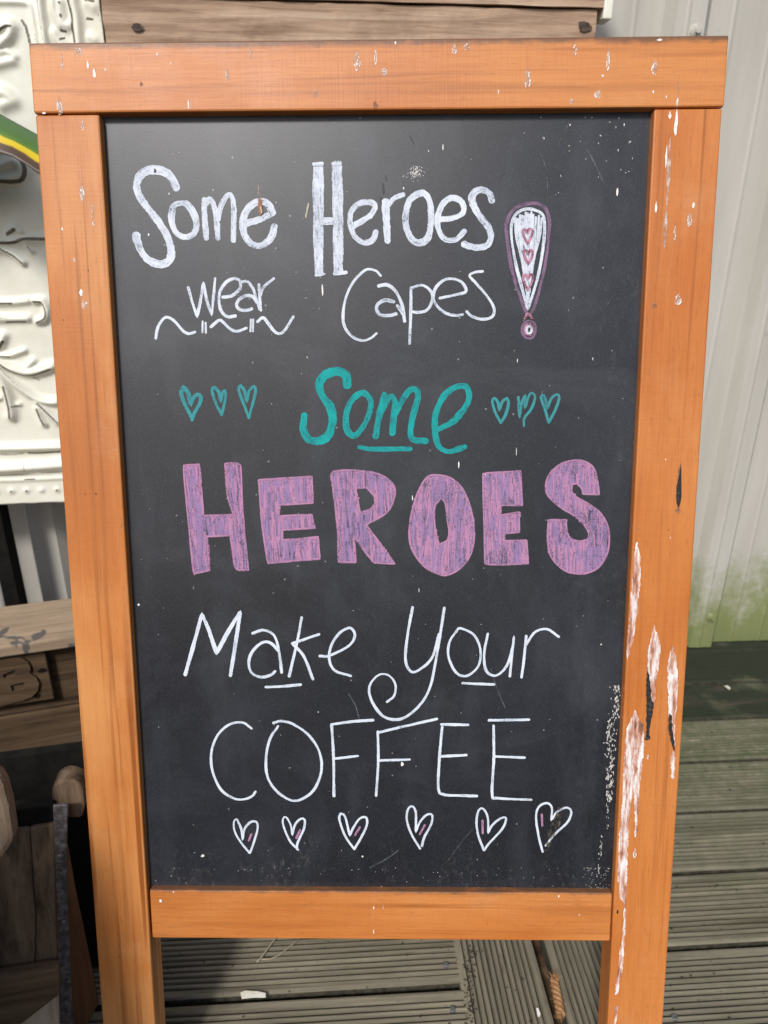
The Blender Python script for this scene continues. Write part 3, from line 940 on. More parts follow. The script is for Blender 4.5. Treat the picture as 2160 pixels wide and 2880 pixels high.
# filled lilac capitals
def filled(label, reg, outer, hole=None):
    def dens(poly):
        q = [Vector(p) for p in reg(poly)]
        out = []
        for i, a in enumerate(q):
            b = q[(i + 1) % len(q)]
            m = max(1, int((b - a).length / 0.0016))
            for k in range(m):
                p = a.lerp(b, k / m)
                out.append(p + Vector((rnd.uniform(-1, 1), rnd.uniform(-1, 1))) * 0.00055)
        return out
    bm = bmesh.new()
    es = []
    for poly in ([outer] + ([hole] if hole else [])):
        vv = [bm.verts.new((p.x, CH_Y, p.y)) for p in dens(poly)]
        es += [bm.edges.new((vv[i], vv[(i + 1) % len(vv)])) for i in range(len(vv))]
    bmesh.ops.triangle_fill(bm, use_beauty=True, use_dissolve=False, edges=es)
    for f in bm.faces:
        f.normal_update()
        if f.normal.y > 0:
            f.normal_flip()
    uvl = bm.loops.layers.uv.new('UVMap')
    for f in bm.faces:
        for lp in f.loops:
            lp[uvl].uv = (lp.vert.co.z * 0.12, lp.vert.co.x)
    o = mesh_obj('chalk_letter', bm, M['chalk_fill'], panel)
    o['label'] = label
    st = [(outer, 13, True)] + ([(hole, 11, True)] if hole else [])
    glyph('chalk_outline', None, reg, st, M['chalk_pink'], lift=0.0005, corner=0.72)
    # hand hatching: strokes clipped to the letter
    polys = [[Vector(p) for p in reg(q)] for q in ([outer] + ([hole] if hole else []))]
    rr = random.Random(len(outer) * 7 + int(outer[0][0]))
    xs = [p.x for p in polys[0]]
    sl_ = rr.uniform(-0.06, 0.02)
    groups = ([[], [], []], [[], [], []])
    x = min(xs) - 0.03
    kk = 0
    while x < max(xs) + 0.03:
        cuts = []
        for pl in polys:
            for i, a in enumerate(pl):
                b = pl[(i + 1) % len(pl)]
                fa, fb = a.x - (x + sl_ * a.y), b.x - (x + sl_ * b.y)
                if (fa < 0) != (fb < 0):
                    cuts.append(a.y + (b.y - a.y) * fa / (fa - fb))
        cuts.sort()
        for z0, z1 in zip(cuts[::2], cuts[1::2]):
            z = z0 + 0.0008
            while z < z1 - 0.002:
                ze = min(z1 - 0.0008, z + rr.uniform(0.008, 0.034))
                tl_ = rr.uniform(-0.0012, 0.0012)
                if rr.random() < 0.88:
                    g = groups[0 if rr.random() < 0.52 else 1]
                    w_ = rr.uniform(0.0013, 0.0027)
                    kk += 1
                    ribbon(g[0], g[1], g[2], [(x + sl_ * z - tl_, z), (x + sl_ * (z + ze) / 2 + rr.uniform(-.0004, .0004), (z + ze) / 2), (x + sl_ * ze + tl_, ze)], w_, CH_Y - 0.00006 - 0.0000012 * (kk % 250), seed=kk, jit=0.2)
                z = ze + rr.choice((-0.003, -0.002, 0.0006, 0.0016))
        x += rr.uniform(0.0012, 0.0024)
    for g, mm in zip(groups, (M['chalk_lilac'], M['chalk_pink'])):
        data_obj('chalk_hatching', g[0], g[1], mm, panel, uvs=g[2])
    return o


filled('lilac filled block capital H', Dg, [(98, 122), (205, 116), (212, 160), (236, 485), (450, 478), (408, 330), (391, 112), (470, 108), (503, 125), (508, 200), (522, 500), (560, 875), (492, 876), (462, 855), (428, 628), (262, 634), (282, 878), (182, 897), (166, 882), (132, 560), (98, 200)])
filled('lilac filled block capital E', Dg, [(632, 228), (1015, 203), (1021, 393), (783, 408), (778, 487), (1016, 477), (1028, 573), (803, 588), (803, 661), (1058, 638), (1072, 795), (710, 823), (697, 806), (657, 540)])
filled('lilac filled block capital R', Dg, [(1152, 200), (1170, 167), (1260, 159), (1400, 167), (1518, 196), (1594, 254), (1612, 310), (1593, 397), (1536, 474), (1400, 552), (1494, 672), (1608, 830), (1462, 823), (1406, 756), (1318, 632), (1328, 820), (1205, 818), (1197, 560), (1167, 300)], [(1330, 286), (1406, 286), (1460, 346), (1465, 395), (1430, 440), (1360, 460)])
filled('lilac filled block capital O', Eg, [(268, 197), (330, 190), (418, 212), (494, 274), (544, 372), (578, 500), (585, 640), (563, 747), (496, 844), (399, 897), (332, 888), (244, 844), (176, 766), (137, 678), (129, 580), (147, 450), (186, 322), (230, 236)], [(355, 352), (384, 398), (395, 500), (410, 592), (398, 652), (340, 682), (316, 600), (306, 520), (306, 418)])
filled('lilac filled block capital E, shorter armed', Eg, [(649, 190), (672, 177), (913, 163), (928, 404), (774, 406), (775, 473), (903, 453), (905, 594), (798, 604), (801, 656), (958, 651), (968, 818), (692, 823), (662, 797), (657, 560)])
filled('lilac filled block capital S', Eg, [(1468, 329), (1356, 324), (1346, 286), (1312, 248), (1274, 260), (1273, 303), (1306, 345), (1396, 396), (1475, 455), (1523, 534), (1541, 620), (1528, 737), (1475, 834), (1398, 878), (1330, 888), (1243, 873), (1165, 815), (1117, 737), (1105, 640), (1111, 507), (1238, 507), (1238, 582), (1266, 637), (1330, 658), (1386, 646), (1397, 610), (1375, 556), (1304, 484), (1204, 424), (1115, 345), (1092, 289), (1102, 223), (1145, 155), (1223, 102), (1330, 87), (1406, 116), (1444, 173), (1463, 270)])
# Make your
glyph(L_, None, Fg, [([(60, 345), (95, 220), (128, 97), (155, 160), (188, 258), (235, 170), (285, 88), (265, 220), (245, 348)], 17)], CT)
glyph(L_, None, Fg, [([(336, 176), (380, 163), (425, 187), (445, 260), (454, 336)], 13), ([(442, 248), (410, 216), (375, 214), (335, 250), (320, 295), (332, 338), (370, 355), (408, 347), (427, 332)], 14)], CT)
glyph(L_, None, Fg, [([(536, 112), (520, 200), (485, 352)], 13), ([(607, 180), (540, 203), (497, 217), (545, 270), (582, 363)], 13)], CT)
glyph(L_, None, Fg, [([(610, 269), (650, 267), (728, 228), (754, 185), (735, 154), (695, 172), (660, 220), (649, 280), (672, 328), (737, 350)], 12)], CT)
glyph('chalk_underline', None, Fg, [([(390, 396), (460, 393), (532, 386)], 13)], CT)
glyph(L_, 'white chalk y with long curled tail', Fg, [([(990, 70), (970, 180), (961, 285), (985, 333), (1022, 322), (1070, 275), (1098, 180)], 13), ([(1120, 72), (1090, 260), (1060, 400), (1010, 480), (940, 527), (870, 515), (822, 450), (814, 392), (850, 347), (890, 347), (919, 382), (915, 430), (886, 456)], 12)], CT)
glyph(L_, None, Fg, [([(1176, 158), (1190, 156), (1240, 182), (1267, 240), (1260, 308), (1215, 349), (1170, 338), (1137, 272), (1142, 210), (1172, 164)], 11)], CT)
glyph(L_, None, Fg, [([(1298, 178), (1283, 260), (1291, 328), (1330, 349), (1373, 312), (1398, 240), (1405, 188), (1388, 352)], 11)], CT)
glyph(L_, None, Fg, [([(1455, 187), (1446, 280), (1436, 356)], 12), ([(1453, 225), (1490, 172), (1540, 159), (1588, 190)], 12)], CT)
glyph('chalk_underline', None, Fg, [([(1195, 380), (1260, 383), (1323, 385)], 12)], CT)
# COFFEE
glyph(L_, None, G, [([(222, 133), (185, 109), (130, 116), (80, 160), (53, 230), (56, 310), (91, 390), (145, 429), (190, 434), (225, 420), (239, 402)], 12)], CT)
glyph(L_, None, G, [([(335, 124), (300, 180), (284, 260), (291, 340), (330, 400), (390, 438), (440, 431), (490, 389), (519, 310), (509, 230), (464, 161), (400, 116), (350, 102), (315, 110)], 12)], CT)
glyph(L_, None, G, [([(562, 116), (570, 250), (572, 420)], 12), ([(562, 116), (650, 104), (738, 98)], 13), ([(578, 261), (673, 250)], 12)], CT)
glyph(L_, None, G, [([(758, 147), (760, 270), (751, 418)], 13), ([(760, 151), (850, 129), (1008, 93)], 13), ([(766, 269), (892, 265)], 13)], CT)
glyph(L_, None, G, [([(1031, 127), (1020, 250), (1015, 388), (1040, 414), (1110, 418), (1178, 420)], 13), ([(1028, 116), (1140, 118)], 14), ([(1022, 252), (1133, 246)], 13)], CT)
glyph(L_, None, G, [([(1249, 122), (1250, 260), (1243, 413), (1270, 429), (1408, 436)], 12), ([(1230, 99), (1398, 96)], 14), ([(1256, 252), (1380, 257)], 12)], CT)
for pts, tk in (([(214, 661), (180, 620), (151, 570), (148, 527), (160, 517), (179, 560), (185, 606), (192, 562), (216, 532), (243, 530), (248, 560), (231, 620), (216, 661)], [(222, 582), (211, 608)]),
                ([(420, 648), (385, 610), (359, 550), (356, 516), (370, 510), (389, 545), (395, 586), (407, 542), (430, 517), (448, 521), (444, 560), (418, 618), (415, 645)], [(429, 564), (413, 597)]),
                ([(656, 643), (620, 590), (595, 520), (600, 494), (619, 507), (639, 588), (652, 558), (680, 517), (708, 511), (711, 545), (685, 600), (658, 645)], [(682, 551), (662, 584)]),
                ([(937, 643), (900, 580), (881, 520), (886, 476), (904, 464), (919, 490), (919, 573), (937, 530), (965, 500), (988, 501), (984, 540), (955, 595), (945, 632)], [(957, 543), (936, 581)]),
                ([(1208, 650), (1185, 590), (1176, 530), (1186, 481), (1205, 474), (1224, 510), (1226, 578), (1242, 545), (1280, 514), (1302, 515), (1285, 560), (1230, 620), (1209, 650)], [(1202, 523), (1203, 577)]),
                ([(1457, 656), (1440, 590), (1429, 510), (1441, 466), (1475, 450), (1496, 470), (1493, 523), (1520, 486), (1558, 469), (1578, 486), (1563, 530), (1510, 580), (1470, 630)], [(1453, 498), (1455, 544)])):
    h = glyph('chalk_heart', 'white outlined chalk heart with a pink tick', G, [(pts, 10.5)], CT)
    glyph('chalk_tick', None, G, [(tk, 9)], M['chalk_pink'], lift=0.0003)


# ------------------------------------------------------------------ stains, drips and scrapes on the sign
def blob(V, Fc, cx, cz, w, h, y, tear=0.5, seed=0, nn=14):
    rr = random.Random(seed)
    b = len(V)
    V.append((cx, y, cz))
    for i in range(nn):
        a = 2 * math.pi * i / nn
        zz = math.sin(a)
        ww = w / 2 * (1 - tear * max(0, zz)) * rr.uniform(0.5, 1.25)
        V.append((cx + math.cos(a) * ww, y, cz + zz * h / 2 * rr.uniform(0.88, 1.08)))
    for i in range(nn):
        Fc.append((b, b + 1 + i, b + 1 + (i + 1) % nn))


def ring(V, Fc, cx, cz, w, h, y, t, seed, nn=18):
    rr = random.Random(seed)
    b = len(V)
    for i in range(nn):
        a = 2 * math.pi * i / nn
        zz = math.sin(a)
        k = rr.uniform(0.85, 1.1)
        ww = w / 2 * (1 - 0.45 * max(0, zz)) * k
        th = 1 - t * rr.uniform(0.35, 1.2)
        V.append((cx + math.cos(a) * ww, y, cz + zz * h / 2 * k))
        V.append((cx + math.cos(a) * ww * th, y, cz + zz * h / 2 * k * (1 - (1 - th) * 0.6)))
    for i in range(nn):
        j = (i + 1) % nn
        if rr.random() < 0.45:
            Fc.append((b + 2 * i, b + 2 * j, b + 2 * j + 1, b + 2 * i + 1))


def stain(parent, x, y, w, h, style, depth=0.0, name='dropping_stain'):
    q = loc(x, y, depth)
    k = PXM * 1.04
    yy = depth - 0.0002
    sd_ = int(x * 7 + y)
    if style in ('w', 'k', 'b', 't'):
        V, Fc = [], []
        blob(V, Fc, q.x, q.z, w * k, h * k, yy, 0.6, sd_)
        m = {'w': 'dropping', 'k': 'drop_black', 'b': 'drop_brown', 't': 'dropping_thin'}[style]
        return data_obj(name, V, Fc, M[m], parent)
    V, Fc = [], []
    blob(V, Fc, q.x, q.z, w * k, h * k, yy, 0.5, sd_)
    o = data_obj(name, V, Fc, M['dropping_thin'], parent)
    V, Fc = [], []
    ring(V, Fc, q.x, q.z - 0.08 * h * k, w * k * 0.9, h * k * 0.8, yy - 0.0001, 0.30 if style == 'r' else 0.5, sd_ + 1)
    for i in range(3):
        r2 = random.Random(sd_ + i)
        blob(V, Fc, q.x + r2.uniform(-.3, .3) * w * k, q.z + r2.uniform(-.4, .3) * h * k, w * k * 0.16, h * k * 0.12, yy - 0.00015 - 0.00003 * i, 0.3, sd_ + 9 + i, 8)
    data_obj('dropping_rim', V, Fc, M['dropping'], parent)
    return o


for a in ((175, 172, 8, 46, 'r'), (247, 182, 9, 20, 'w'), (265, 206, 10, 24, 'w'), (296, 196, 5, 6, 'w'), (168, 298, 17, 52, 'r'), (220, 142, 22, 22, 'r'), (124, 318, 13, 5, 'w'), (342, 138, 9, 18, 't'), (705, 146, 10, 42, 't'), (1004, 168, 20, 56, 'r'), (1056, 157, 8, 50, 'R'), (1081, 200, 15, 24, 'r'), (1278, 138, 14, 26, 'r'), (1315, 130, 19, 24, 'r'), (1484, 219, 18, 56, 'R'), (1617, 138, 14, 36, 'R'), (1710, 167, 10, 58, 'R'), (1841, 190, 20, 40, 'r'), (1907, 246, 9, 95, 't'), (1905, 285, 7, 24, 'w'), (1681, 265, 20, 22, 'r'), (1607, 285, 15, 14, 'r'), (530, 294, 5, 24, 'w'), (397, 236, 10, 12, 'b'), (1695, 213, 7, 6, 'w'), (480, 178, 4, 6, 'w'), (442, 152, 4, 8, 'w'), (1112, 120, 7, 8, 'w'), (1856, 112, 16, 6, 'w'), (1837, 258, 4, 9, 'w'), (1874, 272, 3, 8, 'w'), (640, 210, 16, 30, 't'), (890, 262, 20, 22, 't'), (1055, 295, 16, 20, 'b'), (1475, 262, 8, 12, 't'), (1402, 258, 3, 14, 'w')):
    stain(rail_top, *a, depth=-0.0012)
for a in ((1901, 345, 11, 70, 'w'), (1884, 324, 8, 20, 'w'), (1880, 480, 13, 190, 't'), (1874, 440, 6, 60, 'w'), (1872, 640, 11, 120, 't'), (1873, 618, 5, 26, 'w'), (1898, 652, 8, 50, 'R'), (1950, 577, 9, 16, 'w'), (1938, 618, 18, 36, 'r'), (1907, 841, 22, 36, 'r'), (1845, 582, 6, 30, 'w'), (1840, 858, 16, 20, 'b'), (1872, 1292, 3, 6, 'w'), (1885, 1512, 2, 7, 'w'), (1911, 1368, 17, 132, 'k'), (1908, 1340, 9, 70, 'b'), (1907, 1436, 19, 20, 'b'), (1880, 1490, 4, 5, 'k'), (1822, 2128, 8, 18, 'R')):
    stain(legR, *a)
for a in ((232, 352, 11, 30, 'R'), (231, 540, 14, 46, 'R'), (261, 600, 8, 72, 'r'), (175, 644, 5, 9, 'w'), (210, 730, 10, 12, 'r'), (228, 822, 10, 20, 'w'), (243, 852, 6, 6, 'w'), (235, 855, 14, 26, 't'), (270, 1388, 4, 8, 'k'), (240, 1390, 3, 6, 'k'), (248, 760, 4, 4, 'k'), (178, 900, 3, 5, 'k'), (320, 2690, 4, 4, 'k'), (334, 2690, 4, 4, 'k')):
    stain(legL, *a)
for a in ((452, 2533, 10, 12, 'w'), (488, 2508, 6, 5, 'w'), (1051, 2552, 4, 12, 'w'), (1078, 2548, 5, 20, 't'), (1051, 2620, 4, 18, 'w'), (1571, 2520, 5, 9, 'w'), (1629, 2572, 6, 6, 't'), (1370, 2598, 7, 6, 'b'), (650, 2598, 6, 5, 'b')):
    stain(rail_bot, *a, depth=0.0022)


def scrape(parent, reg0, poly, mat, depth=0.0, lift=0.0004, jit=0.0007, name='scrape'):
    x0, y0, sc = reg0
    q = []
    for (x, y) in poly:
        p = loc(x0 + x * sc, y0 + y * sc, depth)
        q.append(Vector((p.x, p.z)))
    pts = []
    for i, a in enumerate(q):
        b = q[(i + 1) % len(q)]
        m = max(1, int((b - a).length / 0.0022))
        for k in range(m):
            p = a.lerp(b, k / m)
            pts.append((p.x + rnd.uniform(-1, 1) * jit, depth - lift, p.y + rnd.uniform(-1, 1) * jit))
    bm = bmesh.new()
    vv = [bm.verts.new(p) for p in pts]
    es = [bm.edges.new((vv[i], vv[(i + 1) % len(vv)])) for i in range(len(vv))]
    bmesh.ops.triangle_fill(bm, use_beauty=True, use_dissolve=False, edges=es)
    return mesh_obj(name, bm, mat, parent)


Z7, Z8 = (1700, 1000, 0.4519), (1600, 1900, 0.443)
scrape(legR, Z7, [(200, 1155), (222, 1240), (222, 1400), (204, 1600), (172, 1790), (142, 1895), (136, 1850), (158, 1600), (178, 1300), (192, 1170)], M['scrape'])
scrape(legR, Z7, [(310, 1675), (345, 1800), (343, 1880), (326, 2000), (310, 2180), (285, 2205), (264, 1950), (268, 1850), (290, 1740)], M['scrape'])
scrape(legR, Z8, [(492, 0), (506, 60), (512, 130), (540, 180), (526, 260), (510, 330), (515, 405), (480, 410), (492, 330), (490, 150)], M['drop_black'], lift=0.0007)
scrape(legR, Z7, [(266, 1930), (280, 1990), (292, 2100), (288, 2210), (262, 2208), (262, 2050)], M['drop_black'], lift=0.0008)
scrape(legR, Z7, [(425, 1805), (450, 1900), (455, 2050), (447, 2206), (395, 2206), (391, 1950), (405, 1860)], M['scrape'])
scrape(legR, Z8, [(630, -10), (690, -10), (685, 170), (668, 330), (672, 450), (640, 330), (630, 200)], M['scrape_dark'], lift=0.0006)
scrape(legR, Z8, [(630, 225), (650, 250), (656, 330), (672, 430), (668, 480), (650, 440), (634, 340)], M['drop_black'], lift=0.0009)
scrape(legR, Z8, [(655, 470), (672, 480), (670, 600), (668, 655), (648, 650), (646, 540)], M['scrape'])
scrape(legR, Z8, [(420, 215), (445, 280), (475, 310), (478, 430), (450, 700), (437, 880), (438, 990), (422, 1008), (415, 860), (408, 700), (385, 900), (372, 1100), (366, 1400), (348, 1640), (352, 1450), (322, 1415), (306, 1250), (316, 1050), (334, 850), (344, 600), (362, 350), (400, 260)], M['scrape'])
scrape(legR, Z8, [(412, 470), (432, 470), (436, 640), (430, 860), (416, 860), (410, 640)], M['scrape_dark'], lift=0.0007)
scrape(legR, Z8, [(348, 1470), (362, 1480), (350, 1700), (340, 1860), (318, 1960), (308, 2020), (292, 2025), (304, 1880), (322, 1740), (338, 1640)], M['scrape'], lift=0.0008)
scrape(legR, Z8, [(295, 2090), (308, 2095), (302, 2200), (290, 2260), (282, 2210)], M['scrape'])
for a in ((1787, 2340, 7, 38, 'w'), (1785, 2400, 13, 36, 'R'), (1737, 2564, 7, 16, 'k')):
    stain(legR, *a)

def m_mud():
    t = NT('smeared_mud')
    n1 = t.noise(t.objco((1, 1, 0.6)), 260.0, 5.0, 0.7)
    t.set(t.b.inputs['Alpha'], t.math('MULTIPLY', t.step(n1, 0.40, 0.58), 0.85))
    return t.out(t.mix(t.step(n1, 0.45, 0.65), c4(0.05, 0.04, 0.028), c4(0.12, 0.10, 0.075)), 0.85)


# marks on the chalk panel
cl = region(0, 0, 1.0)
M['scratch'] = m_chalk('faint_scratch', (0.07, 0.074, 0.083), (0.13, 0.135, 0.15), 0.2, grain=520.0)
rq = random.Random(77)
for (sx_, sy_, ex_, ey_) in ((1130, 355, 1172, 430), (1520, 430, 1540, 540), (1600, 345, 1560, 420), (1640, 400, 1700, 520), (1330, 2330, 1260, 2420), (1120, 2392, 1040, 2440), (1430, 480, 1400, 520), (980, 1950, 1010, 2020), (1380, 1880, 1420, 1990)):
    mx_, my_ = (sx_ + ex_) / 2 + rq.uniform(-9, 9), (sy_ + ey_) / 2 + rq.uniform(-9, 9)
    glyph('scratch', None, cl, [([(sx_, sy_), (mx_, my_), (ex_, ey_)], rq.uniform(2.0, 3.4))], M['scratch'], lift=-0.0001)
V, Fc = [], []
rs = random.Random(31)


def fleck(px, py, w, h, k=0):
    q = loc(px, py, RECESS)
    blob(V, Fc, q.x, q.z, w * PXM, h * PXM, RECESS - 0.0004 - 0.000001 * (len(Fc) % 200), 0.2, int(px * 13 + py) + k, 7)


for i in range(210):           # crusty paint splash by the right-hand edge
    t = rs.random()
    y = 1925 + t * 330
    x = 1735 - t * 22 + rs.gauss(0, 5)
    if 0.28 < t < 0.62 and rs.random() < 0.8:
        x = 1716 - (t - 0.28) * 18 + rs.gauss(0, 6)
    fleck(x, y, rs.uniform(2, 6), rs.uniform(3, 12), i)
for i in range(40):
    fleck(1709 + rs.gauss(0, 2.5), rs.uniform(2160, 2330), rs.uniform(1.5, 3), rs.uniform(4, 12), i)
for i in range(130):
    fleck(rs.choice((rs.uniform(430, 1700), rs.uniform(1640, 1715))), 2440 + rs.random() ** 2 * 70, rs.uniform(1.5, 4), rs.uniform(1.5, 4), i)
for i in range(26):
    t = rs.random()
    fleck(1693 - 12 * t + rs.gauss(0, 2), 2345 + t * 120, 2.5, 7, i)
tag(data_obj('paint_splash', V, Fc, M['splash'], panel), kind='stuff')
V, Fc = [], []
for (x, y, w, h) in ((1246, 414, 5, 16), (1736, 540, 6, 26), (1290, 1307, 4, 24), (1205, 425, 4, 5), (1365, 1335, 4, 4), (864, 1005, 3, 6), (1667, 1009, 3, 10), (1455, 1014, 3, 12), (907, 815, 7, 36), (1135, 530, 4, 8), (1178, 1660, 2, 16), (1452, 1270, 2, 26), (1160, 1400, 3, 18), (570, 2406, 12, 12), (1020, 2408, 7, 7), (895, 2002, 4, 4), (390, 1700, 8, 8), (418, 660, 5, 9), (476, 545, 4, 6), (600, 535, 3, 6), (1690, 1812, 5, 5), (1130, 2148, 12, 16)):
    fleck(x, y, w, h)
for i in range(90):            # speckled patch near the top
    fleck(1170 + rs.gauss(0, 9), 485 + rs.gauss(0, 9), 2.2, 2.6, i)
for i in range(26):
    fleck(rs.uniform(1500, 1790), 330 + rs.random() ** 1.5 * 220, rs.uniform(1.5, 3.5), rs.uniform(2, 8), i)
for i in range(90):
    fleck(rs.uniform(380, 1760), rs.uniform(340, 2480), rs.uniform(1.2, 2.4), rs.uniform(1.4, 3), i)
tag(data_obj('white_fleck', V, Fc, M['dropping'], panel), kind='stuff')
V, Fc = [], []
for (x, y, w, h) in ((1078, 530, 9, 34), (1072, 566, 7, 28), (1085, 500, 4, 18), (436, 480, 9, 14)):
    V, Fc = [], []
    fleck(x, y, w, h)
    data_obj('dark_drip', V, Fc, M['drip'], panel)
scrape(panel, (560, 1960, 0.66305), [(1545, 455), (1530, 540), (1500, 600), (1478, 650), (1466, 650), (1478, 570), (1505, 510), (1520, 460)], m_mud(), RECESS, 0.0012, name='mud_smear')
scrape(panel, (340, 420, 0.3255), [(1195, 420), (1215, 430), (1222, 490), (1232, 560), (1205, 570), (1188, 520), (1186, 460)], M['drop_brown'], RECESS, 0.0014, name='dropping_stain')
scrape(panel, (340, 420, 0.3255), [(1186, 285), (1192, 290), (1200, 410), (1188, 410)], M['dropping_thin'], RECESS, 0.0006, name='dropping_stain')
scrape(panel, (340, 420, 0.3255), [(1206, 490), (1218, 500), (1224, 555), (1208, 560)], M['straw'], RECESS, 0.0017, name='dropping_stain')
scrape(panel, (840, 420, 0.47016), [(58, 315), (64, 325), (56, 375), (48, 415), (38, 410), (48, 350)], M['straw'], RECESS, 0.0006, name='dropping_stain')

# ------------------------------------------------------------------ pressed tin panel and its post
TY = 0.135                                     # yaw: its right edge stands farther off
tn = Vector((math.sin(TY), -math.cos(TY), 0))
tu = Vector((math.cos(TY), math.sin(TY), 0))
TP0 = Vector((-0.60, 1.255, 0))


def tin_uv(x, y):
    p = hit(x, y, TP0, tn)
    return ((p - TP0).dot(tu), p.z)


ub = tin_uv(287, 60)[0]
zb = tin_uv(90, 1415)[1]
ua, zt = ub - 0.46, 1.62
TINM = Matrix(((tu.x, -tn.x, 0, TP0.x), (tu.y, -tn.y, 0, TP0.y), (tu.z, -tn.z, 1, 0), (0, 0, 0, 1)))
tin = empty('tin_panel', TINM)
tag(tin, 'cream painted pressed tin panel with raised leaf pattern and worn edges', 'tin panel')
ridges = []                                    # (points, width, height)


def rid(pts, w, h):
    ridges.append(([tin_uv(*p) for p in pts], w, h))


rid([(114, -60), (114, 0), (120, 60), (128, 118), (150, 420)], 0.010, 0.009)
rid([(150, -60), (150, 0), (152, 30), (170, 72)], 0.010, 0.006)
rid([(152, 95), (160, 110), (185, 140)], 0.012, 0.006)
rid([(168, 8), (172, 45), (180, 70), (196, 72)], 0.012, 0.006)
rid([(205, -60), (206, 0), (216, 45), (222, 118), (240, 400)], 0.011, 0.008)
rid([(250, 10), (262, 20)], 0.012, 0.004)
rid([(255, 105), (266, 112)], 0.010, 0.004)
rid([(-200, 5), (0, 6), (70, 8), (88, 25), (98, 80), (105, 118), (130, 420)], 0.006, 0.005)
rid([(-60, 85), (0, 82), (22, 72), (36, 78), (28, 104), (0, 128)], 0.012, 0.010)
rid([(0, 150), (20, 146), (45, 162)], 0.008, 0.006)
rid([(-20, 185), (18, 176), (38, 172)], 0.011, 0.007)
rid([(-30, 270), (10, 262), (38, 285), (10, 296)], 0.016, 0.008)
rid([(-60, 470), (0, 470), (40, 455), (62, 470), (60, 490), (40, 503), (-40, 506)], 0.014, 0.010)
rid([(-40, 680), (0, 682), (60, 676), (140, 672)], 0.010, 0.008)
rid([(28, 655), (45, 640), (60, 652)], 0.008, 0.006)
rid([(0, 700), (35, 712), (66, 738)], 0.009, 0.009)
rid([(75, 690), (92, 708)], 0.006, 0.005)
rid([(-60, 852), (0, 852), (45, 850), (80, 846)], 0.009, 0.007)
rid([(-60, 898), (0, 897), (80, 895)], 0.010, 0.008)
rid([(98, 846), (122, 846), (135, 872), (128, 898), (108, 904)], 0.009, 0.009)
rid([(-20, 975), (5, 965), (12, 945)], 0.011, 0.010)
rid([(-20, 1000), (25, 1000), (70, 985)], 0.007, 0.007)
rid([(-10, 1018), (25, 1032), (75, 1046), (110, 1042), (148, 1030)], 0.013, 0.012)
rid([(80, 1030), (95, 1015)], 0.009, 0.008)
rid([(-15, 1020), (40, 1075), (95, 1115), (130, 1128), (160, 1130)], 0.011, 0.011)
rid([(105, 1128), (135, 1160), (165, 1185)], 0.012, 0.009)
rid([(-8, 1030), (18, 1090), (34, 1150), (34, 1170)], 0.014, 0.012)
rid([(38, 1132), (55, 1136)], 0.007, 0.006)
rid([(106, 1146), (118, 1175), (126, 1192)], 0.009, 0.009)
rid([(-15, 1120), (6, 1118), (10, 1108)], 0.008, 0.007)
rid([(-80, 1262), (0, 1260), (90, 1258), (260, 1252)], 0.012, 0.010)
rid([(-80, 1318), (0, 1318), (90, 1313), (260, 1300)], 0.016, 0.011)
rid([(-80, 1352), (60, 1350), (260, 1340)], 0.006, 0.003)
for dx in (-12, 32, 75, 116, 160, 205):
    rid([(dx, 1382 - dx * 0.03), (dx + 1, 1382 - dx * 0.03)], 0.008, 0.004)
wears = []


def wr(pts, w, a=1.0):
    wears.append(([tin_uv(*p) for p in pts], w, a))


wr([(190, -40), (192, 0), (203, 45), (205, 80), (212, 120)], 0.0036)
wr([(108, 0), (116, 50), (126, 118)], 0.0020, 0.75)
wr([(62, 58), (75, 80), (84, 120)], 0.0060, 0.7)
wr([(100, 85), (105, 120)], 0.0016)
wr([(0, 92), (20, 78), (36, 78)], 0.0045, 0.8)
wr([(168, 8), (170, 10)], 0.004)
wr([(172, 44), (174, 48)], 0.004)
wr([(172, 86), (186, 90)], 0.0035)
wr([(170, 112), (182, 107)], 0.003)
wr([(245, 52), (260, 54)], 0.0035)
wr([(240, 2), (265, 4)], 0.003)
wr([(275, 40), (282, 60)], 0.003, 0.6)
wr([(-20, 508), (40, 512), (66, 505), (74, 475), (60, 448)], 0.0055)
wr([(22, 658), (42, 645)], 0.0055)
wr([(-20, 682), (40, 682), (70, 672), (130, 672)], 0.0050)
wr([(4, 700), (40, 718), (66, 740)], 0.0030)
wr([(78, 690), (92, 710)], 0.0020)
wr([(-20, 852), (36, 853)], 0.0035)
wr([(-20, 895), (30, 895)], 0.0022)
wr([(20, 905), (74, 904)], 0.0030)
wr([(95, 847), (118, 850), (130, 875), (128, 895), (106, 906)], 0.0034)
wr([(0, 978), (12, 958)], 0.0050)
wr([(0, 1001), (30, 1003)], 0.0028)
wr([(4, 1022), (45, 1046), (90, 1054), (145, 1036)], 0.0032)
wr([(0, 1030), (50, 1080), (95, 1120)], 0.0020, 0.8)
wr([(108, 1132), (135, 1158), (165, 1186)], 0.0030)
wr([(14, 1085), (28, 1140), (32, 1172)], 0.0045)
wr([(36, 1140), (55, 1142)], 0.0025)
wr([(106, 1148), (118, 1178), (127, 1192)], 0.0035)
wr([(95, 1060), (112, 1070)], 0.0022)
wr([(5, 1210), (25, 1206)], 0.0040, 0.45)
wr([(55, 1232), (70, 1210), (100, 1192)], 0.0090, 0.36)
wr([(-20, 1278), (40, 1278), (66, 1273)], 0.0050, 0.6)
wr([(80, 1273), (110, 1274), (180, 1269)], 0.0040)
wr([(-20, 1337), (60, 1334), (180, 1326)], 0.0018)
wr([(70, 1348), (98, 1347)], 0.0026)
wr([(70, 1305), (72, 1322)], 0.0026, 0.7)
wr([(95, 1320), (101, 1310)], 0.0026, 0.6)
for dx in (-12, 32, 75, 160):
    wr([(dx, 1382 - dx * 0.03), (dx + 1, 1382 - dx * 0.03)], 0.0040)


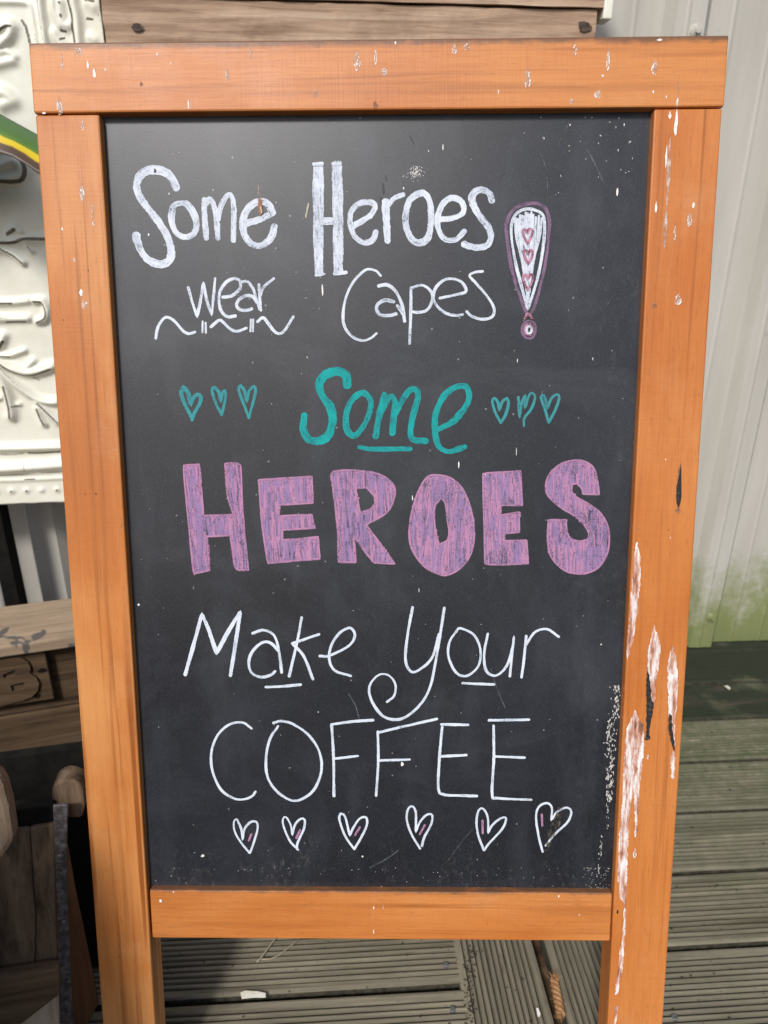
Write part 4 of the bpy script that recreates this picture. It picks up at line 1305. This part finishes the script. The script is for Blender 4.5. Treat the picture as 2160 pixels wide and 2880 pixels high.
def seg_dist(p, a, b):
    dx, dz = b[0] - a[0], b[1] - a[1]
    L2 = dx * dx + dz * dz
    t = 0 if L2 == 0 else max(0, min(1, ((p[0] - a[0]) * dx + (p[1] - a[1]) * dz) / L2))
    return math.hypot(p[0] - a[0] - t * dx, p[1] - a[1] - t * dz)


SX, SZ = 0.0022, 0.0024
nx = int((ub - ua) / SX) + 1
nz = int((zt - zb) / SZ) + 1
hgt = [0.0] * (nx * nz)
wea = [0.0] * (nx * nz)


def stamp(arr, items, mode):
    for pts, w, h in items:
        q = [Vector(p) for p in pts]
        if len(q) > 2:
            q = smooth_path(pts, False, 0.006)
        for a, b in zip(q, q[1:]):
            m = w * 2.2
            i0 = max(0, int((min(a[0], b[0]) - m - ua) / SX)); i1 = min(nx - 1, int((max(a[0], b[0]) + m - ua) / SX) + 1)
            j0 = max(0, int((min(a[1], b[1]) - m - zb) / SZ)); j1 = min(nz - 1, int((max(a[1], b[1]) + m - zb) / SZ) + 1)
            for j in range(j0, j1 + 1):
                for i in range(i0, i1 + 1):
                    d = seg_dist((ua + i * SX, zb + j * SZ), a, b)
                    v = h * math.exp(-(d / (w * 0.62)) ** 2)
                    k = j * nx + i
                    if v > arr[k]:
                        arr[k] = v


stamp(hgt, ridges, 0)
stamp(wea, wears, 1)
V, Fc = [], []
for j in range(nz):
    for i in range(nx):
        u_, z_ = ua + i * SX, zb + j * SZ
        wv_ = 0.003 * mnoise.noise(Vector((u_ * 9, z_ * 7, 3)))
        V.append((u_, -hgt[j * nx + i] - wv_, z_ + (0.0015 * mnoise.noise(Vector((u_ * 40, 0, 0))) if j == 0 else 0)))
for j in range(nz - 1):
    for i in range(nx - 1):
        a = j * nx + i
        Fc.append((a, a + 1, a + nx + 1, a + nx))
ts = data_obj('pressed_sheet', V, Fc, M['tin'], tin, smooth=True)
at = ts.data.attributes.new('wear', 'FLOAT', 'POINT')
at.data.foreach_set('value', wea)
sol = ts.modifiers.new('thickness', 'SOLIDIFY')
sol.thickness = 0.0012
sol.offset = -1
uA = tin_uv(8, 1500)[0]
box_obj('post', (uA - 0.030, uA - 0.002, 0.012, 0.052, 0.0, 1.5), M['near_black'], tin)
box_obj('post', (ua + 0.03, ua + 0.06, 0.012, 0.052, 0.0, 1.5), M['near_black'], tin)
box_obj('batten', (ua + 0.02, ub - 0.02, 0.003, 0.0115, 1.40, 1.45), M['old_x'], tin)
box_obj('batten', (ua + 0.02, ub - 0.02, 0.003, 0.0115, 0.66, 0.70), M['old_x'], tin)

# ------------------------------------------------------------------ weathered boards behind the sign
RD = 1.26
RKM = Matrix.Translation(e2 * RD) @ ROTD
rack = empty('board_rack', RKM)
tag(rack, 'weathered rough pine boards on posts behind the top of the sign', 'board rack')
pL = hit(291, 60, e2 * RD, e2)
pR = hit(1677, 60, e2 * RD, e2)
sl, sr = pL.dot(e1), pR.dot(e1)
zE = hit(900, 8, e2 * RD, e2).z


def rough_board(name, s0, s1, z0, z1, y0, y1, mat, seed):
    rr = random.Random(seed)
    nxs, nzs = 60, 10
    V, Fc = [], []
    for j in range(nzs + 1):
        for i in range(nxs + 1):
            sx_, z_ = s0 + (s1 - s0) * i / nxs, z0 + (z1 - z0) * j / nzs
            d = 0.0016 * mnoise.noise(Vector((sx_ * 8, z_ * 90, seed))) + 0.0012 * mnoise.noise(Vector((sx_ * 40, z_ * 120, seed + 5)))
            V.append((sx_ + (0.003 * mnoise.noise(Vector((z_ * 60, seed, 0))) if i in (0, nxs) else 0), y0 + d, z_ + (0.002 * mnoise.noise(Vector((sx_ * 14, seed, 4))) if j in (0, nzs) else 0)))
    nf = len(V)
    for (sx_, z_) in ((s0, z0), (s1, z0), (s1, z1), (s0, z1)):
        V.append((sx_, y1, z_))
    r_ = nxs + 1
    for j in range(nzs):
        for i in range(nxs):
            a = j * r_ + i
            Fc.append((a, a + 1, a + r_ + 1, a + r_))
    Fc.append((nf, nf + 3, nf + 2, nf + 1))
    Fc.append(tuple(list(range(nxs, -1, -1)) + [nf, nf + 1]))
    Fc.append(tuple([nzs * r_ + i for i in range(nxs + 1)] + [nf + 2, nf + 3]))
    Fc.append(tuple([j * r_ for j in range(nzs + 1)] + [nf + 3, nf]))
    Fc.append(tuple([j * r_ + nxs for j in range(nzs, -1, -1)] + [nf + 1, nf + 2]))
    return data_obj(name, V, Fc, mat, rack)


rough_board('board', sl, sr, zE - 0.150, zE, 0.0, 0.035, M['pine_x'], 3)
rough_board('board', sl - 0.01, sr + 0.006, zE + 0.003, zE + 0.150, -0.004, 0.035, M['pine_x'], 8)
rough_board('board', sl + 0.004, sr - 0.004, zE - 0.300, zE - 0.155, 0.0, 0.035, M['pine_x'], 12)
for sx_ in (sl + 0.12, sr - 0.16):
    box_obj('post', (sx_, sx_ + 0.05, 0.037, 0.085, 0.0, zE + 0.12), M['old_z'], rack, bev=0.003)
box_obj('tin_edge', (sr + 0.008, sr + 0.022, -0.006, 0.03, zE - 0.012, zE + 0.14), M['tin'], rack, bev=0.002)
for (px, py, rr_) in ((385, 78, 0.010), (1640, 76, 0.012)):
    q = RKM.inverted() @ hit(px, py, e2 * RD, e2)
    V, Fc = [], []
    blob(V, Fc, 0, 0, rr_ * 2.0, rr_ * 1.1, 0, 0.1, int(px), 16)
    ko = data_obj('knot', V, Fc, m_plain('dark_knot', (0.025, 0.018, 0.014), (0.10, 0.065, 0.045), 150.0, 0.8), rack)
    ko.location = (q.x, -0.0028, q.z)

# ------------------------------------------------------------------ low timber box with the carved letter block
YB = R(17)
bu_ = Vector((math.cos(YB), math.sin(YB), 0))
bb_ = Vector((-math.sin(YB), math.cos(YB), 0))
ZT = 0.30
pf = floor_hit(110, 1805, ZT)
BM_ = Matrix(((bu_.x, bb_.x, 0, pf.x), (bu_.y, bb_.y, 0, pf.y), (0, 0, 1, 0), (0, 0, 0, 1)))
BI = BM_.inverted()
boxr = empty('timber_box', BM_)
tag(boxr, 'low old timber box with a worn tan top board and carved letter B', 'timber box')
x_l, x_r = -0.55, 0.20
bkd = (BI @ floor_hit(110, 1692, ZT)).y
box_obj('top_board', (x_l, x_r, 0.0, bkd, ZT - 0.020, ZT), M['tan_x'], boxr, bev=0.003)
APY = 0.028
box_obj('front_board', (x_l + 0.02, x_r - 0.01, APY, APY + 0.022, 0.150, ZT - 0.021), M['old_x'], boxr, bev=0.002)
box_obj('front_board', (x_l + 0.02, x_r - 0.01, APY - 0.003, APY + 0.020, 0.035, 0.147), M['old_x'], boxr, bev=0.002)
box_obj('end_board', (x_r - 0.034, x_r - 0.012, APY + 0.024, bkd + 0.02, 0.035, ZT - 0.021), M['old_x'], boxr, bev=0.002)
box_obj('end_board', (x_l + 0.022, x_l + 0.044, APY + 0.024, bkd + 0.02, 0.035, ZT - 0.021), M['old_x'], boxr, bev=0.002)
box_obj('back_board', (x_l + 0.02, x_r - 0.01, bkd + 0.021, bkd + 0.04, 0.035, ZT - 0.03), M['old_x'], boxr, bev=0.002)
for fx in (x_l + 0.03, x_r - 0.08):
    for fy in (APY + 0.03, bkd - 0.01):
        box_obj('foot', (fx, fx + 0.045, fy, fy + 0.04, 0.0, 0.034), M['old_z'], boxr)
ap0 = BM_ @ Vector((0, APY, 0))


def apx(x, y, y0=APY):
    q = BI @ hit(x, y, BM_ @ Vector((0, y0, 0)), bb_)
    return q.x, q.z


ZR = 0.22607
bx0, bz0 = apx(-70, 1640 + 1600 * ZR)
bx1, bz1 = apx(156, 1640 + 1370 * ZR)
blk = box_obj('letter_block', (bx0, bx1, APY - 0.016, APY - 0.001, bz1, ZT - 0.023), M['old_x'], boxr, bev=0.0015)
# raised letter B on the block
yB = APY - 0.016


def bxz(zx, zy):
    return apx(zx * ZR, 1640 + zy * ZR, yB)


outer = [bxz(*p) for p in ((-60, 960), (150, 920), (270, 915), (350, 960), (385, 1040), (375, 1105), (450, 1150), (490, 1230), (475, 1320), (400, 1400), (300, 1440), (60, 1500), (-10, 1500), (-60, 1200))]
h1_ = [bxz(*p) for p in ((40, 1120), (190, 1060), (205, 1110), (180, 1140), (60, 1168))]
h2_ = [bxz(*p) for p in ((130, 1255), (300, 1215), (318, 1270), (290, 1300), (160, 1330))]
bm = bmesh.new()
es = []
for poly in (outer, h1_, h2_):
    vv = [bm.verts.new((p[0], yB - 0.0045, p[1])) for p in poly]
    es += [bm.edges.new((vv[i], vv[(i + 1) % len(vv)])) for i in range(len(vv))]
bmesh.ops.triangle_fill(bm, use_beauty=True, use_dissolve=False, edges=es)
r_ = bmesh.ops.extrude_face_region(bm, geom=list(bm.faces))
bmesh.ops.translate(bm, verts=[v for v in r_['geom'] if isinstance(v, bmesh.types.BMVert)], vec=(0, 0.0043, 0))
bmesh.ops.recalc_face_normals(bm, faces=list(bm.faces))
lb = mesh_obj('raised_letter', bm, M['old_x'], blk)
for (zx, zy) in ((525, 1085), (460, 1398)):
    q = bxz(zx, zy)
    V, Fc = [], []
    blob(V, Fc, q[0], q[1], 0.014, 0.010, yB - 0.0006, 0.1, zx, 12)
    data_obj('knot_hole', V, Fc, M['near_black'], blk)

# ------------------------------------------------------------------ iron-strapped crate beside the left leg
SBp = Vector((-0.377, 0.550, 0.06))
STp = Vector((-0.357, 0.600, 0.34))
YC = R(13)
cu = Vector((math.cos(YC), math.sin(YC), 0))
cv = (STp - SBp).normalized()
cn = cu.cross(cv).normalized()                 # towards the camera
if cn.y > 0:
    cn = -cn
crM = Matrix.Translation(Vector((-0.50, 0.62, 0))) @ Matrix.Rotation(YC, 4, 'Z')
crI = crM.inverted()
crate = empty('strapped_crate', crM)
tag(crate, 'old timber crate with rusty iron corner strap beside the left sign leg', 'crate')


def cp(x, y, off=0.0):
    return hit(x, y, SBp + cn * off, cn)


def poly(name, pts, off, th, mat, bev=0.0):
    return slab(name, [cp(x, y, off) for x, y in pts], -cn * th, mat, crate, bev, crI)


def ext(p, q, z):
    """Continue the line from p through q down to height z."""
    d = (q - p)
    return q + d * ((z - q.z) / d.z)


ZA, ZB = (0, 2120, 0.19289), (0, 2480, 0.19289)


def za(x, y):
    return (x * 0.19289, 2120 + y * 0.19289)


def zb_(x, y):
    return (x * 0.19289, 2480 + y * 0.19289)


# front boards, left of the strap
poly('front_board', [za(-900, 1130), za(430, 1085), zb_(480, 0), zb_(520, 520), zb_(500, 1260), zb_(-900, 1620)], 0.0, 0.018, M['old_z'], 0.002)
poly('front_board', [za(434, 1085), za(800, 1020), zb_(850, 1190), zb_(505, 1258), zb_(526, 520), zb_(486, 0)], 0.001, 0.018, M['old_z'], 0.002)
poly('top_rail', [za(-900, 960), za(200, 830), za(790, 745), za(790, 1010), za(430, 1075), za(-900, 1120)], -0.004, 0.020, M['near_black'], 0.002)  # near-black colour paints in the shade on this rail
tp = []
for i in range(13):
    a = math.pi - math.pi * i / 12
    tp.append(za(985 + 235 * math.cos(a), 560 - 185 * math.sin(a)))
poly('corner_post', [za(750, 760)] + tp[0:13] + [za(1240, 760), za(1190, 940), za(770, 940)], -0.014, 0.030, M['old_z'], 0.003)
strap_top = [za(770, 760), za(985, 742)]
b1, b2 = cp(*zb_(815, 0), 0.006), cp(*zb_(970, 0), 0.006)
c1, c2 = cp(*zb_(872, 2074), 0.006), cp(*zb_(1058, 2074), 0.006)
t1, t2 = cp(*strap_top[0], 0.006), cp(*strap_top[1], 0.006)
st = slab('iron_strap', [t1, t2, b2, ext(b2, c2, 0.004), ext(b1, c1, 0.004), b1], -cn * 0.004, M['iron'], crate, 0.0008, crI)
for (zx, zy) in ((880, 1495), (930, 2460)):
    q = cp(*za(zx, zy), 0.007)
    bm = bmesh.new()
    bmesh.ops.create_uvsphere(bm, u_segments=12, v_segments=8, radius=0.0045)
    bm.transform(Matrix.Translation(crI @ q) @ Matrix.Diagonal((1, 0.6, 1, 1)))
    mesh_obj('rivet', bm, M['iron'], st, smooth=True)
# lower rail in front and the pale board underneath
poly('lower_rail', [zb_(-900, 1560), zb_(0, 1400), zb_(838, 1262), zb_(868, 1660), zb_(330, 2074), zb_(-900, 3000)], 0.018, 0.016, M['brown_x'], 0.003)
lo_l, lo_r = cp(*zb_(-900, 1700), 0.002), cp(*zb_(866, 1700), 0.002)
l2, r2 = cp(*zb_(-900, 2074), 0.002), cp(*zb_(872, 2074), 0.002)
slab('lower_board', [lo_l, lo_r, ext(lo_r, r2, 0.004), Vector((ext(lo_l, l2, 0.004).x, ext(lo_l, l2, 0.004).y, 0.004))], -cn * 0.016, M['pale_z'], crate, 0.0015, crI)
# side wall going back from the strap
sdir = Vector((0.15, 0.989, 0))
side_n = sdir.cross(cv).normalized()


def sp(x, y, base):
    return hit(x, y, base, side_n)


base = cp(*zb_(985, 300), 0.002)
s_pts = [sp(*za(985, 1250), base), sp(*zb_(1110, 100), base), sp(*zb_(1420, 1600), base)]
s_bot_b = ext(s_pts[1], s_pts[2], 0.004)
s_f0, s_f1 = sp(*zb_(985, 300), base), sp(*zb_(1062, 2074), base)
s_bot_f = ext(s_f0, s_f1, 0.004)
slab('side_board', [s_f0, s_pts[0], s_pts[1], s_pts[2], s_bot_b, s_bot_f], -cu * 0.014, M['brown_z'], crate, 0.001, crI)
# rear wall closes the crate; near-black boards paint in the shade behind it
slab('rear_board', [Vector((-0.85, 0.66, 0.004)), Vector((-0.345, 0.775, 0.004)), Vector((-0.345, 0.80, 0.262)), Vector((-0.85, 0.685, 0.262))], Vector((0.004, 0.016, 0)), M['near_black'], crate, 0.001, crI)
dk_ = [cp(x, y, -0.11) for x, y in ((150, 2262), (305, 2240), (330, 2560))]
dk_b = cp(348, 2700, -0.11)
slab('shade_board', [dk_[0], dk_[1], dk_[2], ext(dk_[2], dk_b, 0.004), ext(cp(170, 2400, -0.11), cp(175, 2500, -0.11), 0.004)], -cn * 0.012, M['near_black'], crate, 0.0, crI)

# rounded board shows at the edge; unseen body added to shade crate and leg
hd = [za(-420, 300), za(-60, 300), za(10, 370), za(60, 460), za(140, 760), za(205, 1180), za(190, 1300), za(120, 1400), za(30, 1540), za(-120, 1640), za(-420, 1700)]
hm = Matrix.Translation(Vector((-0.62, 0.42, 0.0)))
hi = hm.inverted()
board_shade_box = empty('rounded_board_shade_box', hm)
tag(board_shade_box, 'greyed rounded board overlapping the strapped crate, with an added unseen body for shade', 'board_shade_box')
slab('end_board', [cp(x, y, 0.046) for x, y in hd], -cn * 0.022, M['grey_z'], board_shade_box, 0.006, hi)
box_obj('side_board', (-0.30, 0.135, 0.045, 0.065, 0.10, 0.46), M['grey_z'], board_shade_box, bev=0.003)  # unseen body, added to keep the crate in shade
box_obj('side_board', (-0.30, 0.135, -0.185, -0.165, 0.10, 0.46), M['grey_z'], board_shade_box, bev=0.003)
box_obj('shade_box_floor', (-0.30, 0.135, -0.164, 0.044, 0.10, 0.12), M['grey_z'], board_shade_box, bev=0.003)
box_obj('end_board', (0.112, 0.132, -0.164, 0.044, 0.121, 0.46), M['grey_z'], board_shade_box, bev=0.003)
hp_ = [Vector((x, 0.27, z)) for x, z in ((-0.62, 0.08), (-0.32, 0.08), (-0.327, 0.26), (-0.348, 0.37), (-0.372, 0.48), (-0.40, 0.59), (-0.62, 0.59))]
slab('front_board', hp_, Vector((0, 0.022, 0)), M['grey_z'], board_shade_box, 0.002, hi)  # unseen board added, edge sloped to cast shade on the left leg
for lx in (-0.28, 0.09):
    for ly in (-0.16, 0.005):
        box_obj('leg', (lx, lx + 0.035, ly, ly + 0.035, 0.0, 0.099), M['grey_z'], board_shade_box, bev=0.002)

# ------------------------------------------------------------------ potted plant: one long leaf reaches behind the sign
pbase = Vector((-0.90, 1.02, 0))
pm = Matrix.Translation(pbase)
plant = empty('potted_plant', pm)
tag(plant, 'plant with a long green leaf edged in yellow and withered brown', 'plant')
bm = bmesh.new()
rings = [(0.085, 0.0), (0.11, 0.17), (0.118, 0.172), (0.118, 0.20), (0.106, 0.20), (0.100, 0.165), (0.0, 0.165)]
vv = [[bm.verts.new((q * math.cos(2 * math.pi * i / 28), q * math.sin(2 * math.pi * i / 28), z)) for i in range(28)] for q, z in rings[:-1]]
for a, b in zip(vv, vv[1:]):
    for i in range(28):
        bm.faces.new((a[i], a[(i + 1) % 28], b[(i + 1) % 28], b[i]))
bm.faces.new(vv[-1])
bm.faces.new(vv[0][::-1])
mesh_obj('pot', bm, M['pot'], plant, smooth=False)


def tube(name, pts, r0, r1, mat, parent, inv, n=8):
    V, Fc = [], []
    m = len(pts)
    for i, p in enumerate(pts):
        a, b = pts[max(0, i - 1)], pts[min(m - 1, i + 1)]
        d = (b - a).normalized()
        s1 = d.cross(Vector((0.3, 0.2, 0.9))).normalized()
        s2 = d.cross(s1)
        r = r0 + (r1 - r0) * i / (m - 1)
        for k in range(n):
            w_ = p + (s1 * math.cos(2 * math.pi * k / n) + s2 * math.sin(2 * math.pi * k / n)) * r
            V.append(inv @ w_)
    for i in range(m - 1):
        for k in range(n):
            Fc.append((i * n + k, i * n + (k + 1) % n, (i + 1) * n + (k + 1) % n, (i + 1) * n + k))
    Fc.append(tuple(range(n - 1, -1, -1)))
    Fc.append(tuple((m - 1) * n + k for k in range(n)))
    return data_obj(name, V, Fc, mat, parent, smooth=True)


pinv = pm.inverted()
LP = Vector((0, 1.10, 0))


def lp(x, y, Y):
    d = ray(x, y)
    return CAM + d * ((Y - CAM.y) / d.y)


def leaf_strip(name, spine, parent, inv, lift=0.0):
    """Rows of (top point, fold point, lower edge point): a folded leaf blade."""
    V, Fc, band = [], [], []
    nn = 12
    for row in spine:
        for k in range(nn + 1):
            t = k / nn
            if t < 0.45:
                p = row[0].lerp(row[1], t / 0.45)
            else:
                p = row[1].lerp(row[2], (t - 0.45) / 0.55)
            V.append(inv @ p)
            band.append(t)
    for i in range(len(spine) - 1):
        for k in range(nn):
            a = i * (nn + 1) + k
            Fc.append((a, a + 1, a + nn + 2, a + nn + 1))
    o = data_obj(name, V, Fc, M['leaf'], parent, smooth=True)
    at = o.data.attributes.new('band', 'FLOAT', 'POINT')
    at.data.foreach_set('value', band)
    s = o.modifiers.new('thickness', 'SOLIDIFY')
    s.thickness = 0.0012
    return o


rows = []
for (x, yl) in ((-330, 330), (-260, 385), (-180, 415), (-90, 424), (0, 430), (35, 440), (70, 460), (100, 481), (135, 500), (175, 512), (215, 516)):
    yt = 320 + 0.55 * x
    ym = yt + (yl - yt) * 0.42
    rows.append((lp(x, yt, 1.095), lp(x, ym, 1.070), lp(x, yl, 1.050)))
leaf_strip('leaf', rows, plant, pinv)
for (sx0, sy0, yy_) in ((-420, 380, 1.165), (-440, 470, 1.150), (-400, 330, 1.185), (-450, 540, 1.160)):
    r2_ = []
    for k in range(9):
        t = k / 8
        w_ = 58 * math.sin(math.pi * min(1, 0.15 + 0.85 * t)) + 4
        x = sx0 + t * (-14 - sx0)
        y = sy0 - 50 * math.sin(t * 2.2) + 30 * t
        r2_.append((lp(x, y - w_, yy_ + 0.02), lp(x, y, yy_ - 0.02), lp(x, y + w_, yy_)))
    leaf_strip('leaf', r2_, plant, pinv)
stem_top = rows[0][1]
tube('stem', [pbase + Vector((0, 0, 0.16)), pbase + Vector((-0.02, -0.01, 0.5)), Vector((stem_top.x - 0.12, stem_top.y, stem_top.z - 0.12)), stem_top + Vector((0.01, 0, 0))], 0.008, 0.004, M['stem'], plant, pinv)

# ------------------------------------------------------------------ bits on the deck
# frayed rope stub in the gap between the crossing boards
ra, rb_ = floor_hit(1558, 2756, 0.006), floor_hit(1578, 2856, 0.006)
rope = empty('rope_stub', Matrix.Translation(ra.lerp(rb_, 0.5)))
tag(rope, 'frayed stub of orange rope stuck in the deck gap', 'rope')
ri = rope.matrix_world.inverted()
ax = (rb_ - ra)
sd1 = ax.cross(UPZ).normalized()
for k in range(3):
    pts = []
    for i in range(25):
        t = i / 24
        a = 2 * math.pi * (t * 2.2 + k / 3)
        pts.append(ra + ax * t + (sd1 * math.cos(a) + UPZ * math.sin(a)) * 0.0032)
    tube('strand', pts, 0.0032, 0.0030, M['rope'], rope, ri, 7)
rr = random.Random(4)
V, Fc = [], []
for i in range(90):
    end = rr.random() < 0.6
    t = (rr.choice((0.0, 1.0)) if end else rr.random())
    p = ra + ax * t + sd1 * rr.uniform(-0.005, 0.005) + UPZ * rr.uniform(0.000, 0.005)
    d = (ax.normalized() * (1 if t > 0.5 else -1) * (1.0 if end else 0.25) + sd1 * rr.gauss(0, 0.6) + UPZ * rr.uniform(-0.1, 0.5)).normalized() * rr.uniform(0.004, 0.011)
    w_ = d.cross(UPZ).normalized() * 0.00035
    b = len(V)
    V += [ri @ (p - w_), ri @ (p + w_), ri @ (p + d + w_ * 0.3), ri @ (p + d - w_ * 0.3)]
    Fc.append((b, b + 1, b + 2, b + 3))
fz = data_obj('fray', V, Fc, M['rope'], rope)
tag(fz, kind='stuff')


def chip(name, label, cat, px, z, th, mat):
    pts = [floor_hit(x, y, z) for x, y in px]
    c = sum(pts, Vector()) / len(pts)
    m = Matrix.Translation(c)
    o = slab(name, pts, Vector((0, 0, th)), mat, None, 0.0, m.inverted())
    o.matrix_world = m
    tag(o, label, cat)
    return o


chip('paint_chip', 'white flat chip lying in a deck gap under the bottom rail', 'chip', [(676, 2796), (690, 2790), (725, 2792), (748, 2797), (747, 2806), (715, 2806), (680, 2810)], 0.0015, 0.003, M['chip'])
chip('feather_scrap', 'small white feather scrap beside the frayed rope', 'feather', [(1508, 2836), (1513, 2836), (1520, 2852), (1518, 2860), (1512, 2859)], 0.002, 0.0012, M['dropping'])
chip('white_fragment', 'tiny white fragment on the dark boards by the wall', 'fragment', [(2036, 1930), (2046, 1929), (2054, 1935), (2053, 1940), (2047, 1938), (2042, 1933)], 0.002, 0.001, M['chip'])
tw = empty('straw_twig', Matrix.Translation(floor_hit(740, 2700, 0.003)))
tag(tw, 'forked dry straw lying on the grooved boards behind the rail', 'straw')
ti = tw.matrix_world.inverted()
tube('stalk', [floor_hit(x, y, 0.004) for x, y in ((722, 2706), (736, 2692), (752, 2668), (770, 2645), (785, 2615))], 0.0009, 0.0007, M['straw'], tw, ti, 6)
tube('stalk', [floor_hit(x, y, 0.004) for x, y in ((736, 2698), (760, 2697), (785, 2686), (815, 2662), (842, 2640))], 0.0007, 0.0005, M['straw'], tw, ti, 6)
# crumbs and moss specks caught in the grooves
V, Fc = [], []
rr = random.Random(12)
spots = []
for i in range(150):
    if rr.random() < 0.5:
        x, y = rr.uniform(1880, 2160), 1900 + rr.random() * 980
    else:
        x, y = rr.uniform(440, 1760), rr.uniform(2640, 2900)
    spots.append((floor_hit(x, y, 0.0), 0.0005 + 0.0022 * rr.random() ** 3))
for i in range(110):
    spots.append((floor_hit(1306 + rr.uniform(-6, 6) + (rr.random()) * 30, 2650 + rr.random() * 240, -0.001), rr.uniform(0.0007, 0.0024)))
for p, r in spots:
    b = len(V)
    ang = rr.uniform(0, 6)
    for k in range(4):
        V.append(p + Vector((math.cos(ang + k * 1.57) * r * rr.uniform(0.6, 1.4), math.sin(ang + k * 1.57) * r * rr.uniform(0.5, 1.1), -0.0005)))
    V.append(p + Vector((0, 0, r * 0.7)))
    V.append(p + Vector((0, 0, -0.002)))
    for k in range(4):
        Fc.append((b + k, b + (k + 1) % 4, b + 4))
        Fc.append((b + (k + 1) % 4, b + k, b + 5))
cr = data_obj('deck_litter', V, Fc, m_plain('dark_litter', (0.02, 0.018, 0.012), (0.06, 0.05, 0.03), 200.0, 0.95))
tag(cr, 'dark crumbs and moss specks scattered over the deck boards', 'litter', kind='stuff')
